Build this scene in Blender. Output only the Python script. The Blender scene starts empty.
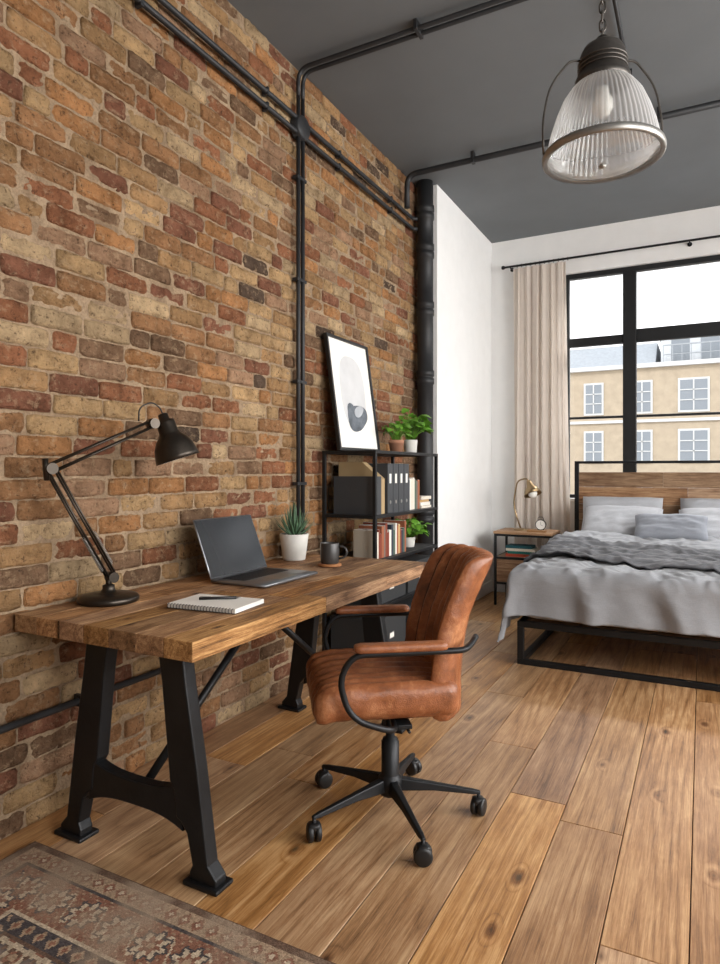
import bpy, math, random
import numpy as np
from mathutils import Vector, Matrix, noise
R = random.Random(11)
D = bpy.data
SC = bpy.context.scene
pi = math.pi

def lin(c):
    c = c/255.0
    return c/12.92 if c <= 0.04045 else ((c+0.055)/1.055)**2.4
def rgb(r, g, b): return (lin(r), lin(g), lin(b), 1.0)

# ------------------------------------------------------------------ materials
class NT:
    def __init__(s, name):
        s.m = D.materials.new(name); s.m.use_nodes = True
        s.t = s.m.node_tree; s.b = s.t.nodes['Principled BSDF']
        s.out = s.t.nodes['Material Output']
    def n(s, typ, **kw):
        x = s.t.nodes.new('ShaderNode'+typ)
        for k, v in kw.items(): setattr(x, k, v)
        return x
    def l(s, a, b): s.t.links.new(a, b)
    def setin(s, sock, v):
        if isinstance(v, bpy.types.NodeSocket): s.l(v, sock)
        else: sock.default_value = v
    def math(s, op, a, b=0.0, c=None, clamp=False):
        x = s.n('Math', operation=op); x.use_clamp = clamp
        s.setin(x.inputs[0], a); s.setin(x.inputs[1], b)
        if c is not None: s.setin(x.inputs[2], c)
        return x.outputs[0]
    def mix(s, f, a, b, bt='MIX'):
        x = s.n('Mix', data_type='RGBA', blend_type=bt)
        s.setin(x.inputs[0], f); s.setin(x.inputs[6], a); s.setin(x.inputs[7], b)
        return x.outputs[2]
    def ramp(s, f, stops):
        x = s.n('ValToRGB'); r = x.color_ramp
        while len(r.elements) < len(stops): r.elements.new(0.5)
        for e, (p, c) in zip(r.elements, stops):
            e.position = p; e.color = c
        s.setin(x.inputs[0], f); return x.outputs[0]
    def coord(s): return s.n('TexCoord').outputs['Object']
    def mapping(s, v, sc):
        x = s.n('Mapping'); s.l(v, x.inputs[0]); x.inputs['Scale'].default_value = sc
        return x.outputs[0]
    def noise(s, v, sc, det=4, ro=0.55, dist=0.0):
        x = s.n('TexNoise'); s.l(v, x.inputs['Vector'])
        x.inputs['Scale'].default_value = sc; x.inputs['Detail'].default_value = det
        x.inputs['Roughness'].default_value = ro; x.inputs['Distortion'].default_value = dist
        return x.outputs['Fac']
    def bump(s, h, st, d=0.01, prev=None):
        x = s.n('Bump'); x.inputs['Strength'].default_value = st; x.inputs['Distance'].default_value = d
        s.setin(x.inputs['Height'], h)
        if prev is not None: s.l(prev, x.inputs['Normal'])
        return x.outputs[0]

def g(v): return (v, v, v, 1)

def simple(name, col, rough=0.5, metal=0.0, var=0.0, vs=8.0, bump=0.0, bs=80.0, spec=0.5, bd=0.003, sheen=0.0):
    t = NT(name); b = t.b
    b.inputs['Roughness'].default_value = rough; b.inputs['Metallic'].default_value = metal
    b.inputs['Specular IOR Level'].default_value = spec
    if sheen: b.inputs['Sheen Weight'].default_value = sheen
    co = t.coord()
    f = t.noise(co, vs, 5)
    lo = tuple(c*(1-var) for c in col[:3])+(1,); hi = tuple(min(1, c*(1+var)) for c in col[:3])+(1,)
    if var: t.l(t.ramp(f, [(0.3, lo), (0.7, hi)]), b.inputs['Base Color'])
    else: b.inputs['Base Color'].default_value = col
    if bump: t.l(t.bump(t.noise(co, bs, 4), bump, bd), b.inputs['Normal'])
    return t.m

def wood(name, dark, mid, light, rough=0.5, along='Y', s=1.0, knots=0.8, val=0.25, spec=0.4, bump=0.25, ring=0.09, lo=0.40, hi=0.64, kthr=0.62, ksz=0.0):
    t = NT(name); b = t.b
    co = t.coord()
    at = t.n('Attribute', attribute_name='Rnd')
    sc = t.n('VectorMath', operation='SCALE'); t.l(at.outputs['Color'], sc.inputs[0]); sc.inputs['Scale'].default_value = 23.0
    ad = t.n('VectorMath', operation='ADD'); t.l(co, ad.inputs[0]); t.l(sc.outputs[0], ad.inputs[1])
    v = ad.outputs[0]
    def st(k): return {'X': (k, 1, 1), 'Y': (1, k, 1), 'Z': (1, 1, k)}[along]
    m1 = t.mapping(v, st(0.07)); m2 = t.mapping(v, st(0.018)); m3 = t.mapping(v, st(0.5))
    vo = t.n('TexVoronoi')
    if along == 'Y': vo.voronoi_dimensions = '2D'
    t.l(m3, vo.inputs['Vector']); vo.inputs['Scale'].default_value = 4.2*s
    spk = t.n('SeparateColor'); t.l(vo.outputs['Color'], spk.inputs[0])
    kd = t.math('ADD', vo.outputs['Distance'], t.math('MULTIPLY', t.math('LESS_THAN', spk.outputs[0], kthr), 0.5))
    kd = t.math('ADD', kd, t.math('MULTIPLY_ADD', spk.outputs[1], 0.04, ksz))
    n0 = t.noise(m1, 3.0*s, 2, 0.45, 0.2)
    n0k = t.math('ADD', n0, t.math('MULTIPLY', t.math('MINIMUM', kd, 0.20), -0.50))
    rings = t.math('PINGPONG', t.math('MULTIPLY', n0k, 38.0), 1.0)
    rings = t.math('POWER', rings, 0.4)
    n1 = t.noise(m1, 46*s, 7, 0.78, 0.4)
    fine = t.noise(m2, 230*s, 3, 0.75)
    blotch = t.noise(m3, 3.4*s, 6, 0.68)
    f = t.math('ADD', t.math('MULTIPLY', n1, 0.38), t.math('MULTIPLY', rings, ring))
    f = t.math('ADD', f, t.math('MULTIPLY', fine, 0.30))
    f = t.math('ADD', f, t.math('MULTIPLY', blotch, 0.34-ring*0.7))
    c = t.ramp(f, [(lo, dark), ((lo+hi)/2, mid), (hi, light)])
    if knots:
        kk = t.math('ADD', kd, t.math('MULTIPLY', t.math('SUBTRACT', n1, 0.5), 0.14))
        k = t.ramp(kk, [(0.035, g(1-knots)), (0.07, (0.55, 0.47, 0.42, 1)), (0.14, g(1.0))])
        c = t.mix(1.0, c, k, 'MULTIPLY')
    sp = t.n('SeparateColor'); t.l(at.outputs['Color'], sp.inputs[0])
    vv = t.math('MULTIPLY_ADD', sp.outputs[0], val*2, 1-val)
    hs = t.n('HueSaturation'); t.l(c, hs.inputs['Color']); t.l(vv, hs.inputs['Value'])
    t.l(t.math('MULTIPLY_ADD', sp.outputs[1], 0.006, 0.497), hs.inputs['Hue'])
    t.l(t.math('MULTIPLY_ADD', sp.outputs[2], 0.22, 0.86), hs.inputs['Saturation'])
    t.l(hs.outputs[0], b.inputs['Base Color'])
    t.l(t.math('MULTIPLY_ADD', n1, 0.3, rough-0.15), b.inputs['Roughness'])
    b.inputs['Specular IOR Level'].default_value = spec
    t.l(t.bump(t.math('ADD', fine, n1), bump, 0.002), b.inputs['Normal'])
    return t.m

def brick_mat():
    t = NT('brick_clay'); b = t.b; co = t.coord()
    at = t.n('Attribute', attribute_name='Rnd')
    n1 = t.noise(co, 13, 6, 0.7); n2 = t.noise(co, 48, 6, 0.75); n3 = t.noise(co, 190, 3); n4 = t.noise(co, 1.6, 4)
    n5 = t.noise(t.mapping(co, (1, 1, 1.3)), 27, 5, 0.7)
    c = at.outputs['Color']
    c = t.mix(1.0, c, t.ramp(n1, [(0.30, (0.56, 0.52, 0.48, 1)), (0.5, (0.98, 0.96, 0.94, 1)), (0.70, (1.26, 1.23, 1.20, 1))]), 'MULTIPLY')
    c = t.mix(t.ramp(n5, [(0.53, g(0)), (0.70, g(0.6))]), c, rgb(198, 170, 136))
    c = t.mix(t.ramp(n2, [(0.34, g(0.85)), (0.45, g(0))]), c, rgb(78, 56, 42))
    c = t.mix(1.0, c, t.ramp(n4, [(0.3, g(0.84)), (0.7, g(1.08))]), 'MULTIPLY')
    t.l(c, b.inputs['Base Color']); b.inputs['Roughness'].default_value = 0.92
    b.inputs['Specular IOR Level'].default_value = 0.15
    h = t.math('ADD', t.math('MULTIPLY', n2, 1.3), t.math('ADD', t.math('MULTIPLY', n3, 0.35), n5))
    t.l(t.bump(h, 1.0, 0.018), b.inputs['Normal'])
    return t.m

def mortar_mat():
    t = NT('mortar'); b = t.b; co = t.coord()
    n1 = t.noise(co, 9, 6, 0.6); n2 = t.noise(co, 90, 4, 0.7)
    c = t.ramp(n1, [(0.3, rgb(134, 112, 90)), (0.7, rgb(180, 156, 128))])
    c = t.mix(0.7, c, t.ramp(n2, [(0.3, g(0.5)), (0.6, g(1.0))]), 'MULTIPLY')
    t.l(c, b.inputs['Base Color']); b.inputs['Roughness'].default_value = 0.95
    b.inputs['Specular IOR Level'].default_value = 0.1
    t.l(t.bump(n2, 0.9, 0.01), b.inputs['Normal'])
    return t.m

def fabric(name, col, bump=0.35, sc=500, var=0.12, transl=0.0):
    t = NT(name); b = t.b; co = t.coord()
    wx = t.noise(t.mapping(co, (1, 1, 0.08)), sc, 2); wy = t.noise(t.mapping(co, (0.08, 0.08, 1)), sc, 2)
    w = t.math('ADD', wx, wy); big = t.noise(co, 5, 4)
    lo = tuple(c*(1-var) for c in col[:3])+(1,); hi = tuple(min(1, c*(1+var)) for c in col[:3])+(1,)
    c = t.ramp(t.math('MULTIPLY_ADD', w, 0.3, t.math('MULTIPLY', big, 0.4)), [(0.35, lo), (0.65, hi)])
    t.l(c, b.inputs['Base Color']); b.inputs['Roughness'].default_value = 0.95
    b.inputs['Specular IOR Level'].default_value = 0.15; b.inputs['Sheen Weight'].default_value = 0.15
    nrm = t.bump(w, bump, 0.002); t.l(nrm, b.inputs['Normal'])
    if transl:
        tr = t.n('BsdfTranslucent'); t.l(c, tr.inputs[0]); t.l(nrm, tr.inputs['Normal'])
        mx = t.n('MixShader'); mx.inputs[0].default_value = transl
        t.l(b.outputs[0], mx.inputs[1]); t.l(tr.outputs[0], mx.inputs[2]); t.l(mx.outputs[0], t.out.inputs[0])
    return t.m

def thin_glass(name, gloss=0.08, tint=(1, 1, 1, 1), rough=0.02, milk=0.0):
    t = NT(name)
    t.t.nodes.remove(t.b)
    tr = t.n('BsdfTransparent'); tr.inputs[0].default_value = tint
    gl = t.n('BsdfGlossy'); gl.inputs['Roughness'].default_value = rough
    mx = t.n('MixShader')
    lw = t.n('LayerWeight'); lw.inputs[0].default_value = 0.35
    t.l(t.math('ADD', t.math('MULTIPLY', lw.outputs['Facing'], 0.35), gloss, clamp=True), mx.inputs[0])
    t.l(tr.outputs[0], mx.inputs[1]); t.l(gl.outputs[0], mx.inputs[2]); o = mx.outputs[0]
    if milk:
        df = t.n('BsdfDiffuse'); df.inputs[0].default_value = g(0.9); tl = t.n('BsdfTranslucent'); tl.inputs[0].default_value = g(0.9)
        a = t.n('MixShader'); a.inputs[0].default_value = 0.5; t.l(df.outputs[0], a.inputs[1]); t.l(tl.outputs[0], a.inputs[2])
        m2 = t.n('MixShader'); t.l(t.math('MULTIPLY_ADD', lw.outputs['Facing'], 0.5, milk, clamp=True), m2.inputs[0]); t.l(o, m2.inputs[1]); t.l(a.outputs[0], m2.inputs[2]); o = m2.outputs[0]
    t.l(o, t.out.inputs[0])
    return t.m

def attr_mat(name, rough=0.7, bump=0.0, bs=300):
    t = NT(name); b = t.b
    at = t.n('Attribute', attribute_name='Rnd'); c = at.outputs['Color']
    n = t.noise(t.coord(), bs, 3)
    c = t.mix(0.7, c, t.ramp(n, [(0.3, g(0.7)), (0.7, g(1.15))]), 'MULTIPLY')
    t.l(c, b.inputs['Base Color']); b.inputs['Roughness'].default_value = rough
    b.inputs['Specular IOR Level'].default_value = 0.2
    if bump: t.l(t.bump(n, bump, 0.003), b.inputs['Normal'])
    return t.m

M_BRICK = brick_mat(); M_MORTAR = mortar_mat()
M_PLASTER = simple('white_plaster', rgb(238, 238, 237), 0.85, var=0.02, bump=0.08, bs=60, spec=0.2)
M_REAR = simple('warm_grey_plaster', rgb(150, 146, 140), 0.9, var=0.05, bump=0.1, bs=50, spec=0.2)
M_CEIL = simple('charcoal_ceiling_paint', rgb(106, 110, 113), 0.6, var=0.06, vs=2, bump=0.1, bs=40, spec=0.3)
M_FLOOR = wood('oak_floorboard', rgb(100, 68, 41), rgb(162, 119, 77), rgb(202, 163, 118), 0.38, 'Y', 1.0, 0.84, 0.18, 0.5, 0.3, 0.10, 0.405, 0.65, 0.68, 0.008)
M_DESK = wood('reclaimed_desk_wood', rgb(70, 47, 30), rgb(148, 107, 70), rgb(204, 163, 116), 0.6, 'Y', 1.6, 0.88, 0.24, 0.25, 0.7, 0.07, 0.425, 0.64, 0.58, 0.0)
M_HEADB = wood('headboard_wood', rgb(84, 58, 40), rgb(138, 104, 76), rgb(182, 148, 114), 0.6, 'X', 1.5, 0.7, 0.25, 0.3)
M_STEEL = simple('blackened_steel', rgb(38, 39, 41), 0.45, 0.6, var=0.2, vs=12, bump=0.1, bs=90)
M_IRON = simple('cast_iron_black', rgb(33, 34, 36), 0.42, 0.5, var=0.25, vs=10, bump=0.25, bs=45)
M_PIPE = simple('black_pipe_paint', rgb(42, 43, 45), 0.5, 0.1, var=0.15, vs=14, spec=0.4)
M_WINFR = simple('window_frame_black', rgb(26, 28, 30), 0.5, 0.1)
M_GLASS = thin_glass('window_glass', 0.02)
M_BRONZE = simple('dark_bronze', rgb(66, 60, 54), 0.35, 0.85, var=0.15, vs=20)
M_INNER = simple('lamp_inner_white', rgb(225, 220, 210), 0.4)
M_BULB = simple('frosted_bulb', rgb(245, 243, 236), 0.3)
M_ALU = simple('laptop_grey_aluminium', rgb(142, 144, 148), 0.35, 0.8)
M_KEYS = simple('laptop_key_black', rgb(24, 24, 26), 0.5)
M_SCREEN = simple('laptop_screen_dark', rgb(36, 39, 43), 0.15, 0.0)
M_PAPER = simple('paper_white', rgb(236, 234, 228), 0.8, var=0.02)
M_BLACKPL = simple('black_plastic', rgb(24, 24, 25), 0.45)
M_POT = simple('pale_concrete_pot', rgb(206, 204, 198), 0.8, var=0.06, vs=20, bump=0.2)
M_TERRA = simple('terracotta', rgb(166, 118, 92), 0.85, var=0.1, bump=0.2)
M_SOIL = simple('soil', rgb(48, 36, 28), 0.95, bump=0.6, bs=90)
M_LEAF = simple('leaf_bright_green', rgb(98, 148, 48), 0.45, var=0.3, vs=30)
M_SUCC = simple('succulent_green', rgb(78, 108, 80), 0.5, var=0.25, vs=40)
M_MUG = simple('dark_stoneware', rgb(58, 56, 55), 0.35, var=0.1)
M_CORK = simple('coaster_wood', rgb(160, 108, 66), 0.7, var=0.15, vs=60)
M_BINDER = simple('binder_charcoal', rgb(58, 61, 65), 0.6, bump=0.2, bs=300)
M_KRAFT = simple('kraft_file', rgb(170, 146, 108), 0.8, var=0.05)
M_BOX = simple('storage_box_black', rgb(42, 44, 46), 0.7, bump=0.2, bs=200)
M_BOOK = attr_mat('book_covers', 0.6)
M_RUG = attr_mat('rug_wool', 0.95, 0.7, 260)
M_DUVET = fabric('linen_grey_duvet', rgb(144, 146, 150), 0.4, 420)
M_THROW = fabric('throw_knit_grey', rgb(98, 99, 103), 0.9, 130, 0.3)
M_PILLOW = fabric('pillow_linen', rgb(176, 178, 183), 0.4, 420)
M_PILLOW2 = fabric('cushion_linen_blue_grey', rgb(140, 144, 152), 0.4, 420)
M_SHEET = fabric('mattress_cotton', rgb(214, 213, 210), 0.2)
M_CURT = fabric('curtain_linen_beige', rgb(226, 216, 206), 0.3, 300, 0.05, 0.35)
M_BRASS = simple('aged_brass', rgb(150, 128, 96), 0.35, 0.9)
M_PGLASS = thin_glass('pendant_ribbed_glass', 0.18, (0.93, 0.94, 0.94, 1), 0.08, 0.18)
M_LENS = thin_glass('pendant_lens_glass', 0.10, (0.96, 0.97, 0.97, 1), 0.10, 0.06)
M_GREYMET = simple('brushed_grey_metal', rgb(156, 154, 150), 0.4, 0.8, var=0.12, vs=30)
M_CAPMET = simple('pendant_cap_metal', rgb(96, 92, 88), 0.4, 0.8, var=0.2, vs=30)
M_ART1 = simple('art_light_grey', rgb(204, 205, 207), 0.8, var=0.06, vs=8)
M_ART2 = simple('art_slate', rgb(98, 104, 112), 0.8, var=0.5, vs=14)
M_ART3 = simple('art_mid_grey', rgb(168, 172, 178), 0.8, var=0.2, vs=12)

def leather(name='tan_leather', k=1.0):
    t = NT(name); b = t.b; co = t.coord()
    n1 = t.noise(co, 9, 7, 0.72); n6 = t.noise(co, 26, 6, 0.75, 1.5)
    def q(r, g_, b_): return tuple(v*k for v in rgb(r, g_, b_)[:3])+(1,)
    c = t.ramp(t.math('ADD', t.math('MULTIPLY', n1, 0.7), t.math('MULTIPLY', n6, 0.3)), [(0.34, q(102, 58, 34)), (0.52, q(150, 91, 56)), (0.68, q(192, 134, 92))])
    t.l(c, b.inputs['Base Color']); t.l(t.math('MULTIPLY_ADD', n1, 0.25, 0.22), b.inputs['Roughness'])
    b.inputs['Specular IOR Level'].default_value = 0.55
    vo = t.n('TexVoronoi'); t.l(co, vo.inputs['Vector']); vo.inputs['Scale'].default_value = 240
    t.l(t.bump(t.math('ADD', vo.outputs['Distance'], t.math('MULTIPLY', n6, 3.0)), 0.3, 0.003), b.inputs['Normal'])
    return t.m
M_LEATHER = leather(); M_SEAM = leather('leather_seam', 0.34)  # second leather is a darkened copy: crease shade painted along the channel seams

# ------------------------------------------------------------------ mesh builder
def root(name, loc=(0, 0, 0), rz=0.0):
    e = D.objects.new(name, None); e.empty_display_size = 0.1
    e.location = loc; e.rotation_euler = (0, 0, rz)
    SC.collection.objects.link(e); return e

def align(a, d):
    return Matrix.Translation(Vector(a)) @ Vector(d).normalized().to_track_quat('Z', 'Y').to_matrix().to_4x4()

def fillet(pts, r, n=6):
    pts = [Vector(p) for p in pts]; out = [pts[0]]
    for i in range(1, len(pts)-1):
        a, b, c = pts[i-1], pts[i], pts[i+1]
        u = (a-b); v = (c-b); rr = min(r, u.length*0.49, v.length*0.49)
        p0 = b+u.normalized()*rr; p1 = b+v.normalized()*rr
        for k in range(n+1):
            t = k/n; out.append(p0*(1-t)**2+b*2*t*(1-t)+p1*t*t)
    out.append(pts[-1]); return out

class MB:
    def __init__(s): s.v = []; s.f = []; s.mi = []; s.sm = []; s.c = []; s.mats = []
    def add(s, vs, fs, mat, smooth=False, M=None, col=None):
        if mat not in s.mats: s.mats.append(mat)
        k = s.mats.index(mat); o = len(s.v)
        if M is not None: vs = [tuple(M @ Vector(p)) for p in vs]
        s.v.extend([tuple(p) for p in vs])
        for f in fs: s.f.append(tuple(i+o for i in f)); s.mi.append(k); s.sm.append(smooth); s.c.append(col or (0.5, 0.5, 0.5))
    def box(s, lo, hi, mat, M=None, col=None, top=None):
        x0, y0, z0 = lo; x1, y1, z1 = hi
        vs = [(x0, y0, z0), (x1, y0, z0), (x1, y1, z0), (x0, y1, z0), (x0, y0, z1), (x1, y0, z1), (x1, y1, z1), (x0, y1, z1)]
        s.add(vs, [(0, 3, 2, 1), (4, 5, 6, 7), (0, 1, 5, 4), (1, 2, 6, 5), (2, 3, 7, 6), (3, 0, 4, 7)], mat, False, M, col)
    def prism(s, poly, mat, fn, d0, d1, col=None):
        n = len(poly)
        vs = [fn(a, b, d0) for a, b in poly]+[fn(a, b, d1) for a, b in poly]
        fs = [tuple(range(n))[::-1], tuple(range(n, 2*n))]+[(i, (i+1) % n, n+(i+1) % n, n+i) for i in range(n)]
        s.add(vs, fs, mat, False, None, col)
    def tube(s, pts, r, mat, seg=10, M=None, closed=False):
        pts = [Vector(p) for p in pts]; n = len(pts); rr = r if isinstance(r, (list, tuple)) else [r]*n
        tang = []
        for i in range(n):
            a = pts[(i-1) % n] if (closed or i > 0) else pts[0]
            b = pts[(i+1) % n] if (closed or i < n-1) else pts[-1]
            tang.append((b-a).normalized())
        t = tang[0]; up = Vector((0, 0, 1)) if abs(t.z) < 0.9 else Vector((1, 0, 0))
        nn = t.cross(up).normalized(); vs = []
        for i in range(n):
            t = tang[i]; nn = (nn-t*nn.dot(t)).normalized(); bb = t.cross(nn)
            for k in range(seg):
                a = 2*pi*k/seg; vs.append(pts[i]+(nn*math.cos(a)+bb*math.sin(a))*rr[i])
        fs = []
        for i in range(n if closed else n-1):
            j = (i+1) % n
            for k in range(seg): fs.append((i*seg+k, i*seg+(k+1) % seg, j*seg+(k+1) % seg, j*seg+k))
        s.add(vs, fs, mat, True, M)
        if not closed:
            o = len(s.v)-len(vs); k = s.mats.index(mat)
            for base, rv in ((0, True), ((n-1)*seg, False)):
                f = [o+base+i for i in range(seg)]
                s.f.append(tuple(f[::-1] if rv else f)); s.mi.append(k); s.sm.append(False); s.c.append((0.5,)*3)
    def cyl(s, a, b, r, mat, seg=24, r2=None):
        s.tube([a, b], [r, r if r2 is None else r2], mat, seg)
    def lathe(s, prof, mat, seg=32, M=None, rib=0, ribn=0, smooth=True, off=(0, 0, 0)):
        vs = []; n = len(prof)
        for (r, z) in prof:
            for k in range(seg):
                a = 2*pi*k/seg; q = max(r, 1e-4)
                if rib: q *= 1+rib*abs(math.cos(a*ribn/2))
                vs.append((q*math.cos(a)+off[0], q*math.sin(a)+off[1], z+off[2]))
        fs = [(i*seg+k, i*seg+(k+1) % seg, (i+1)*seg+(k+1) % seg, (i+1)*seg+k) for i in range(n-1) for k in range(seg)]
        s.add(vs, fs, mat, smooth, M)
    def grid(s, fn, nu, nv, mat, M=None, smooth=True):
        vs = [fn(i/nu, j/nv) for j in range(nv+1) for i in range(nu+1)]
        w = nu+1
        fs = [(j*w+i, j*w+i+1, (j+1)*w+i+1, (j+1)*w+i) for j in range(nv) for i in range(nu)]
        s.add(vs, fs, mat, smooth, M)
    def rbox(s, c, h, r, mat, n=10, disp=None, M=None, seam=None):
        h = Vector(h); idx = {}; vs = []; fs = []
        ns = (n, n, n) if isinstance(n, int) else n
        def vid(p):
            k = tuple(round(q, 5) for q in p)
            if k not in idx: idx[k] = len(vs); vs.append(Vector(p))
            return idx[k]
        for ax in range(3):
            a, b = (ax+1) % 3, (ax+2) % 3
            for sg in (-1, 1):
                for i in range(ns[a]):
                    for j in range(ns[b]):
                        q = []
                        for di, dj in ((0, 0), (1, 0), (1, 1), (0, 1)):
                            p = [0, 0, 0]; p[ax] = sg*h[ax]
                            p[a] = -h[a]+2*h[a]*(i+di)/ns[a]; p[b] = -h[b]+2*h[b]*(j+dj)/ns[b]
                            q.append(vid(p))
                        fs.append(tuple(q if sg > 0 else q[::-1]))
        out = []
        for p in vs:
            q = Vector([max(-(h[i]-r), min(h[i]-r, p[i])) for i in range(3)])
            d = p-q
            nn = d.normalized() if d.length > 1e-6 else Vector((0, 0, 0))
            o = q+nn*r if d.length > 1e-6 else p
            if disp: o = disp(o, nn, p)
            out.append(o+Vector(c))
        s.add(out, fs, mat, True, M)
        if seam:
            fn, m2 = seam
            if m2 not in s.mats: s.mats.append(m2)
            k2 = s.mats.index(m2); o = len(s.f)-len(fs)
            for i, f in enumerate(fs):
                cc = sum((vs[k] for k in f), Vector((0, 0, 0)))/4
                if fn(cc): s.mi[o+i] = k2
    def obj(s, name, parent=None, bevel=0, world=True, sub=0, seg=2):
        me = D.meshes.new(name)
        vs = np.array(s.v, dtype=float); loc = Vector((0, 0, 0))
        if parent is None:
            lo = vs.min(0); hi = vs.max(0); loc = Vector(((lo[0]+hi[0])/2, (lo[1]+hi[1])/2, lo[2]))
            vs = vs-np.array(loc)
        me.from_pydata(vs.tolist(), [], s.f)
        for m in s.mats: me.materials.append(m)
        me.polygons.foreach_set('material_index', s.mi); me.polygons.foreach_set('use_smooth', s.sm)
        ca = me.attributes.new('Rnd', 'FLOAT_COLOR', 'CORNER')
        cnt = np.array([len(f) for f in s.f]); cc = np.ones((len(s.f), 4)); cc[:, :3] = np.array(s.c)[:, :3]
        ca.data.foreach_set('color', np.repeat(cc, cnt, axis=0).ravel())
        me.update()
        o = D.objects.new(name, me); SC.collection.objects.link(o); o.location = loc
        if parent is not None:
            o.parent = parent
            if world:
                o.matrix_parent_inverse = (Matrix.Translation(parent.location) @ Matrix.Rotation(parent.rotation_euler[2], 4, 'Z')).inverted()
        if bevel:
            b = o.modifiers.new('bevel', 'BEVEL'); b.width = bevel; b.segments = seg; b.limit_method = 'ANGLE'; b.angle_limit = 0.7
        if sub:
            b = o.modifiers.new('sub', 'SUBSURF'); b.levels = sub; b.render_levels = sub
        return o

def rc(): return (R.random(), R.random(), R.random())

# ------------------------------------------------------------------ room
CZ = 3.68; BY = 6.74; XR = 4.6; YR = -1.8; BE = 5.13
# brick wall
b = MB()
b.box((-0.2, YR, 0), (0.003, BE+0.003, CZ), M_MORTAR)
pal = [((193, 160, 118), 6), ((180, 143, 102), 6), ((169, 126, 89), 6), ((158, 107, 78), 4), ((200, 173, 136), 3),
       ((144, 98, 77), 3), ((134, 106, 83), 3), ((96, 80, 68), 1.3), ((173, 138, 110), 4), ((184, 134, 90), 4)]
pc = [p[0] for p in pal]; pw = [p[1] for p in pal]
CH = 0.0785; row = 0; z = 0.0
while z < CZ-0.01:
    y = YR - (0.115 if row % 2 else 0) - R.random()*0.03
    hb = min(CH-0.0085, CZ-z)
    while y < BE-0.005:
        L = 0.106 if R.random() < 0.18 else 0.219+R.uniform(-0.010, 0.010)
        y0 = max(y, YR); y1 = min(y+L, BE-0.005); y += L+R.uniform(0.007, 0.012)
        if y1-y0 < 0.02: continue
        if y0 < -0.6: nu, nv = 2, 1
        else: nu, nv = (11 if L > 0.15 else 6), 5
        col = R.choices(pc, pw)[0]; j = R.uniform(0.76, 1.10)
        col = tuple(min(1, lin(c)*j) for c in col)
        xf = 0.011+R.uniform(-0.006, 0.007); tilt = R.uniform(-0.004, 0.004)
        sd = R.random()*100; dz = R.uniform(-0.003, 0.003)
        vs = []; W = nu+3
        for jv in range(nv+3):
            for iu in range(nu+3):
                ou = iu == 0 or iu == nu+2; ov = jv == 0 or jv == nv+2
                u = min(max(iu-1, 0), nu)/nu; v = min(max(jv-1, 0), nv)/nv
                Y = y0+(y1-y0)*u; Z = z+hb*v+dz
                e = min(u, 1-u, v, 1-v) == 0
                nz = noise.noise(Vector((Y*24, Z*30, sd))); nz2 = noise.noise(Vector((Y*65, Z*65, sd+9)))
                X = xf+tilt*(u-0.5)*2+nz*0.007+nz2*0.0042
                if e:
                    X -= 0.0045+max(0, nz)*0.012
                    cu = 0.005*noise.noise(Vector((Y*45, Z*45, sd+3)))
                    if u in (0, 1): Y += cu+(0.001 if u == 0 else -0.001)
                    if v in (0, 1): Z += cu
                    if u in (0, 1) and v in (0, 1): X -= 0.003; Z += 0.002 if v == 0 else -0.002; Y += 0.002 if u == 0 else -0.002
                if ou or ov: X = -0.004
                vs.append((min(X, 0.022), Y, Z))
        fs = [(a*W+c, a*W+c+1, (a+1)*W+c+1, (a+1)*W+c) for a in range(nv+2) for c in range(nu+2)]
        b.add(vs, fs, M_BRICK, True, None, col)
    z += CH; row += 1
b.obj('wall_left')

b = MB(); b.box((-0.2, BE+0.005, 0), (0.18, BY, CZ), M_PLASTER); b.obj('wall_return')
WX0, WX1, WZ0, WZ1 = 0.93, 3.27, 1.0, 3.25
b = MB()
b.box((-0.2, BY, -0.1), (WX0, BY+0.3, CZ), M_PLASTER); b.box((WX1, BY, -0.1), (XR+0.25, BY+0.3, CZ), M_PLASTER)
b.box((WX0, BY, -0.1), (WX1, BY+0.3, WZ0), M_PLASTER); b.box((WX0, BY, WZ1), (WX1, BY+0.3, CZ), M_PLASTER)
b.obj('wall_back')
b = MB()
ops = [(-0.9, 1.5), (2.1, 4.3), (4.8, 6.2)]
ys = YR
for a, c in ops:
    b.box((XR, ys, -0.1), (XR+0.25, a, CZ), M_PLASTER); ys = c
    b.box((XR, a, -0.1), (XR+0.25, c, 0.8), M_PLASTER); b.box((XR, a, 3.2), (XR+0.25, c, CZ), M_PLASTER)
b.box((XR, ys, -0.1), (XR+0.25, BY, CZ), M_PLASTER)
b.obj('wall_right')
b = MB(); b.box((-0.2, YR-0.2, -0.1), (XR+0.25, YR, CZ), M_REAR); b.obj('wall_rear')
b = MB(); b.box((-0.2, YR-0.2, CZ), (XR+0.25, BY+0.3, CZ+0.2), M_CEIL); b.obj('ceiling')
b = MB()
b.box((-0.2, YR, -0.1), (XR, BY, -0.02), M_SOIL)
PWD = 0.215; x = 2.12-PWD*10
while x < XR:
    y = YR-R.random()*2.4
    while y < BY:
        L = R.uniform(1.8, 3.2)
        x0, x1 = max(x+0.0016, 0.0), min(x+PWD-0.0016, XR); y0, y1 = max(y, YR), min(y+L-0.003, BY)
        y += L
        if x1-x0 < 0.01 or y1-y0 < 0.02: continue
        b.box((x0, y0, -0.02), (x1, y1, 0.0), M_FLOOR, col=rc())
    x += PWD
b.obj('floor', bevel=0.0015, seg=1)
b = MB(); b.box((0.18, BY-0.015, 0), (XR, BY, 0.12), M_PLASTER); b.obj('baseboard_back', bevel=0.003)
b = MB(); b.box((0.18, BE+0.006, 0), (0.195, BY-0.016, 0.12), M_PLASTER); b.obj('baseboard_return', bevel=0.003)

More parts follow.
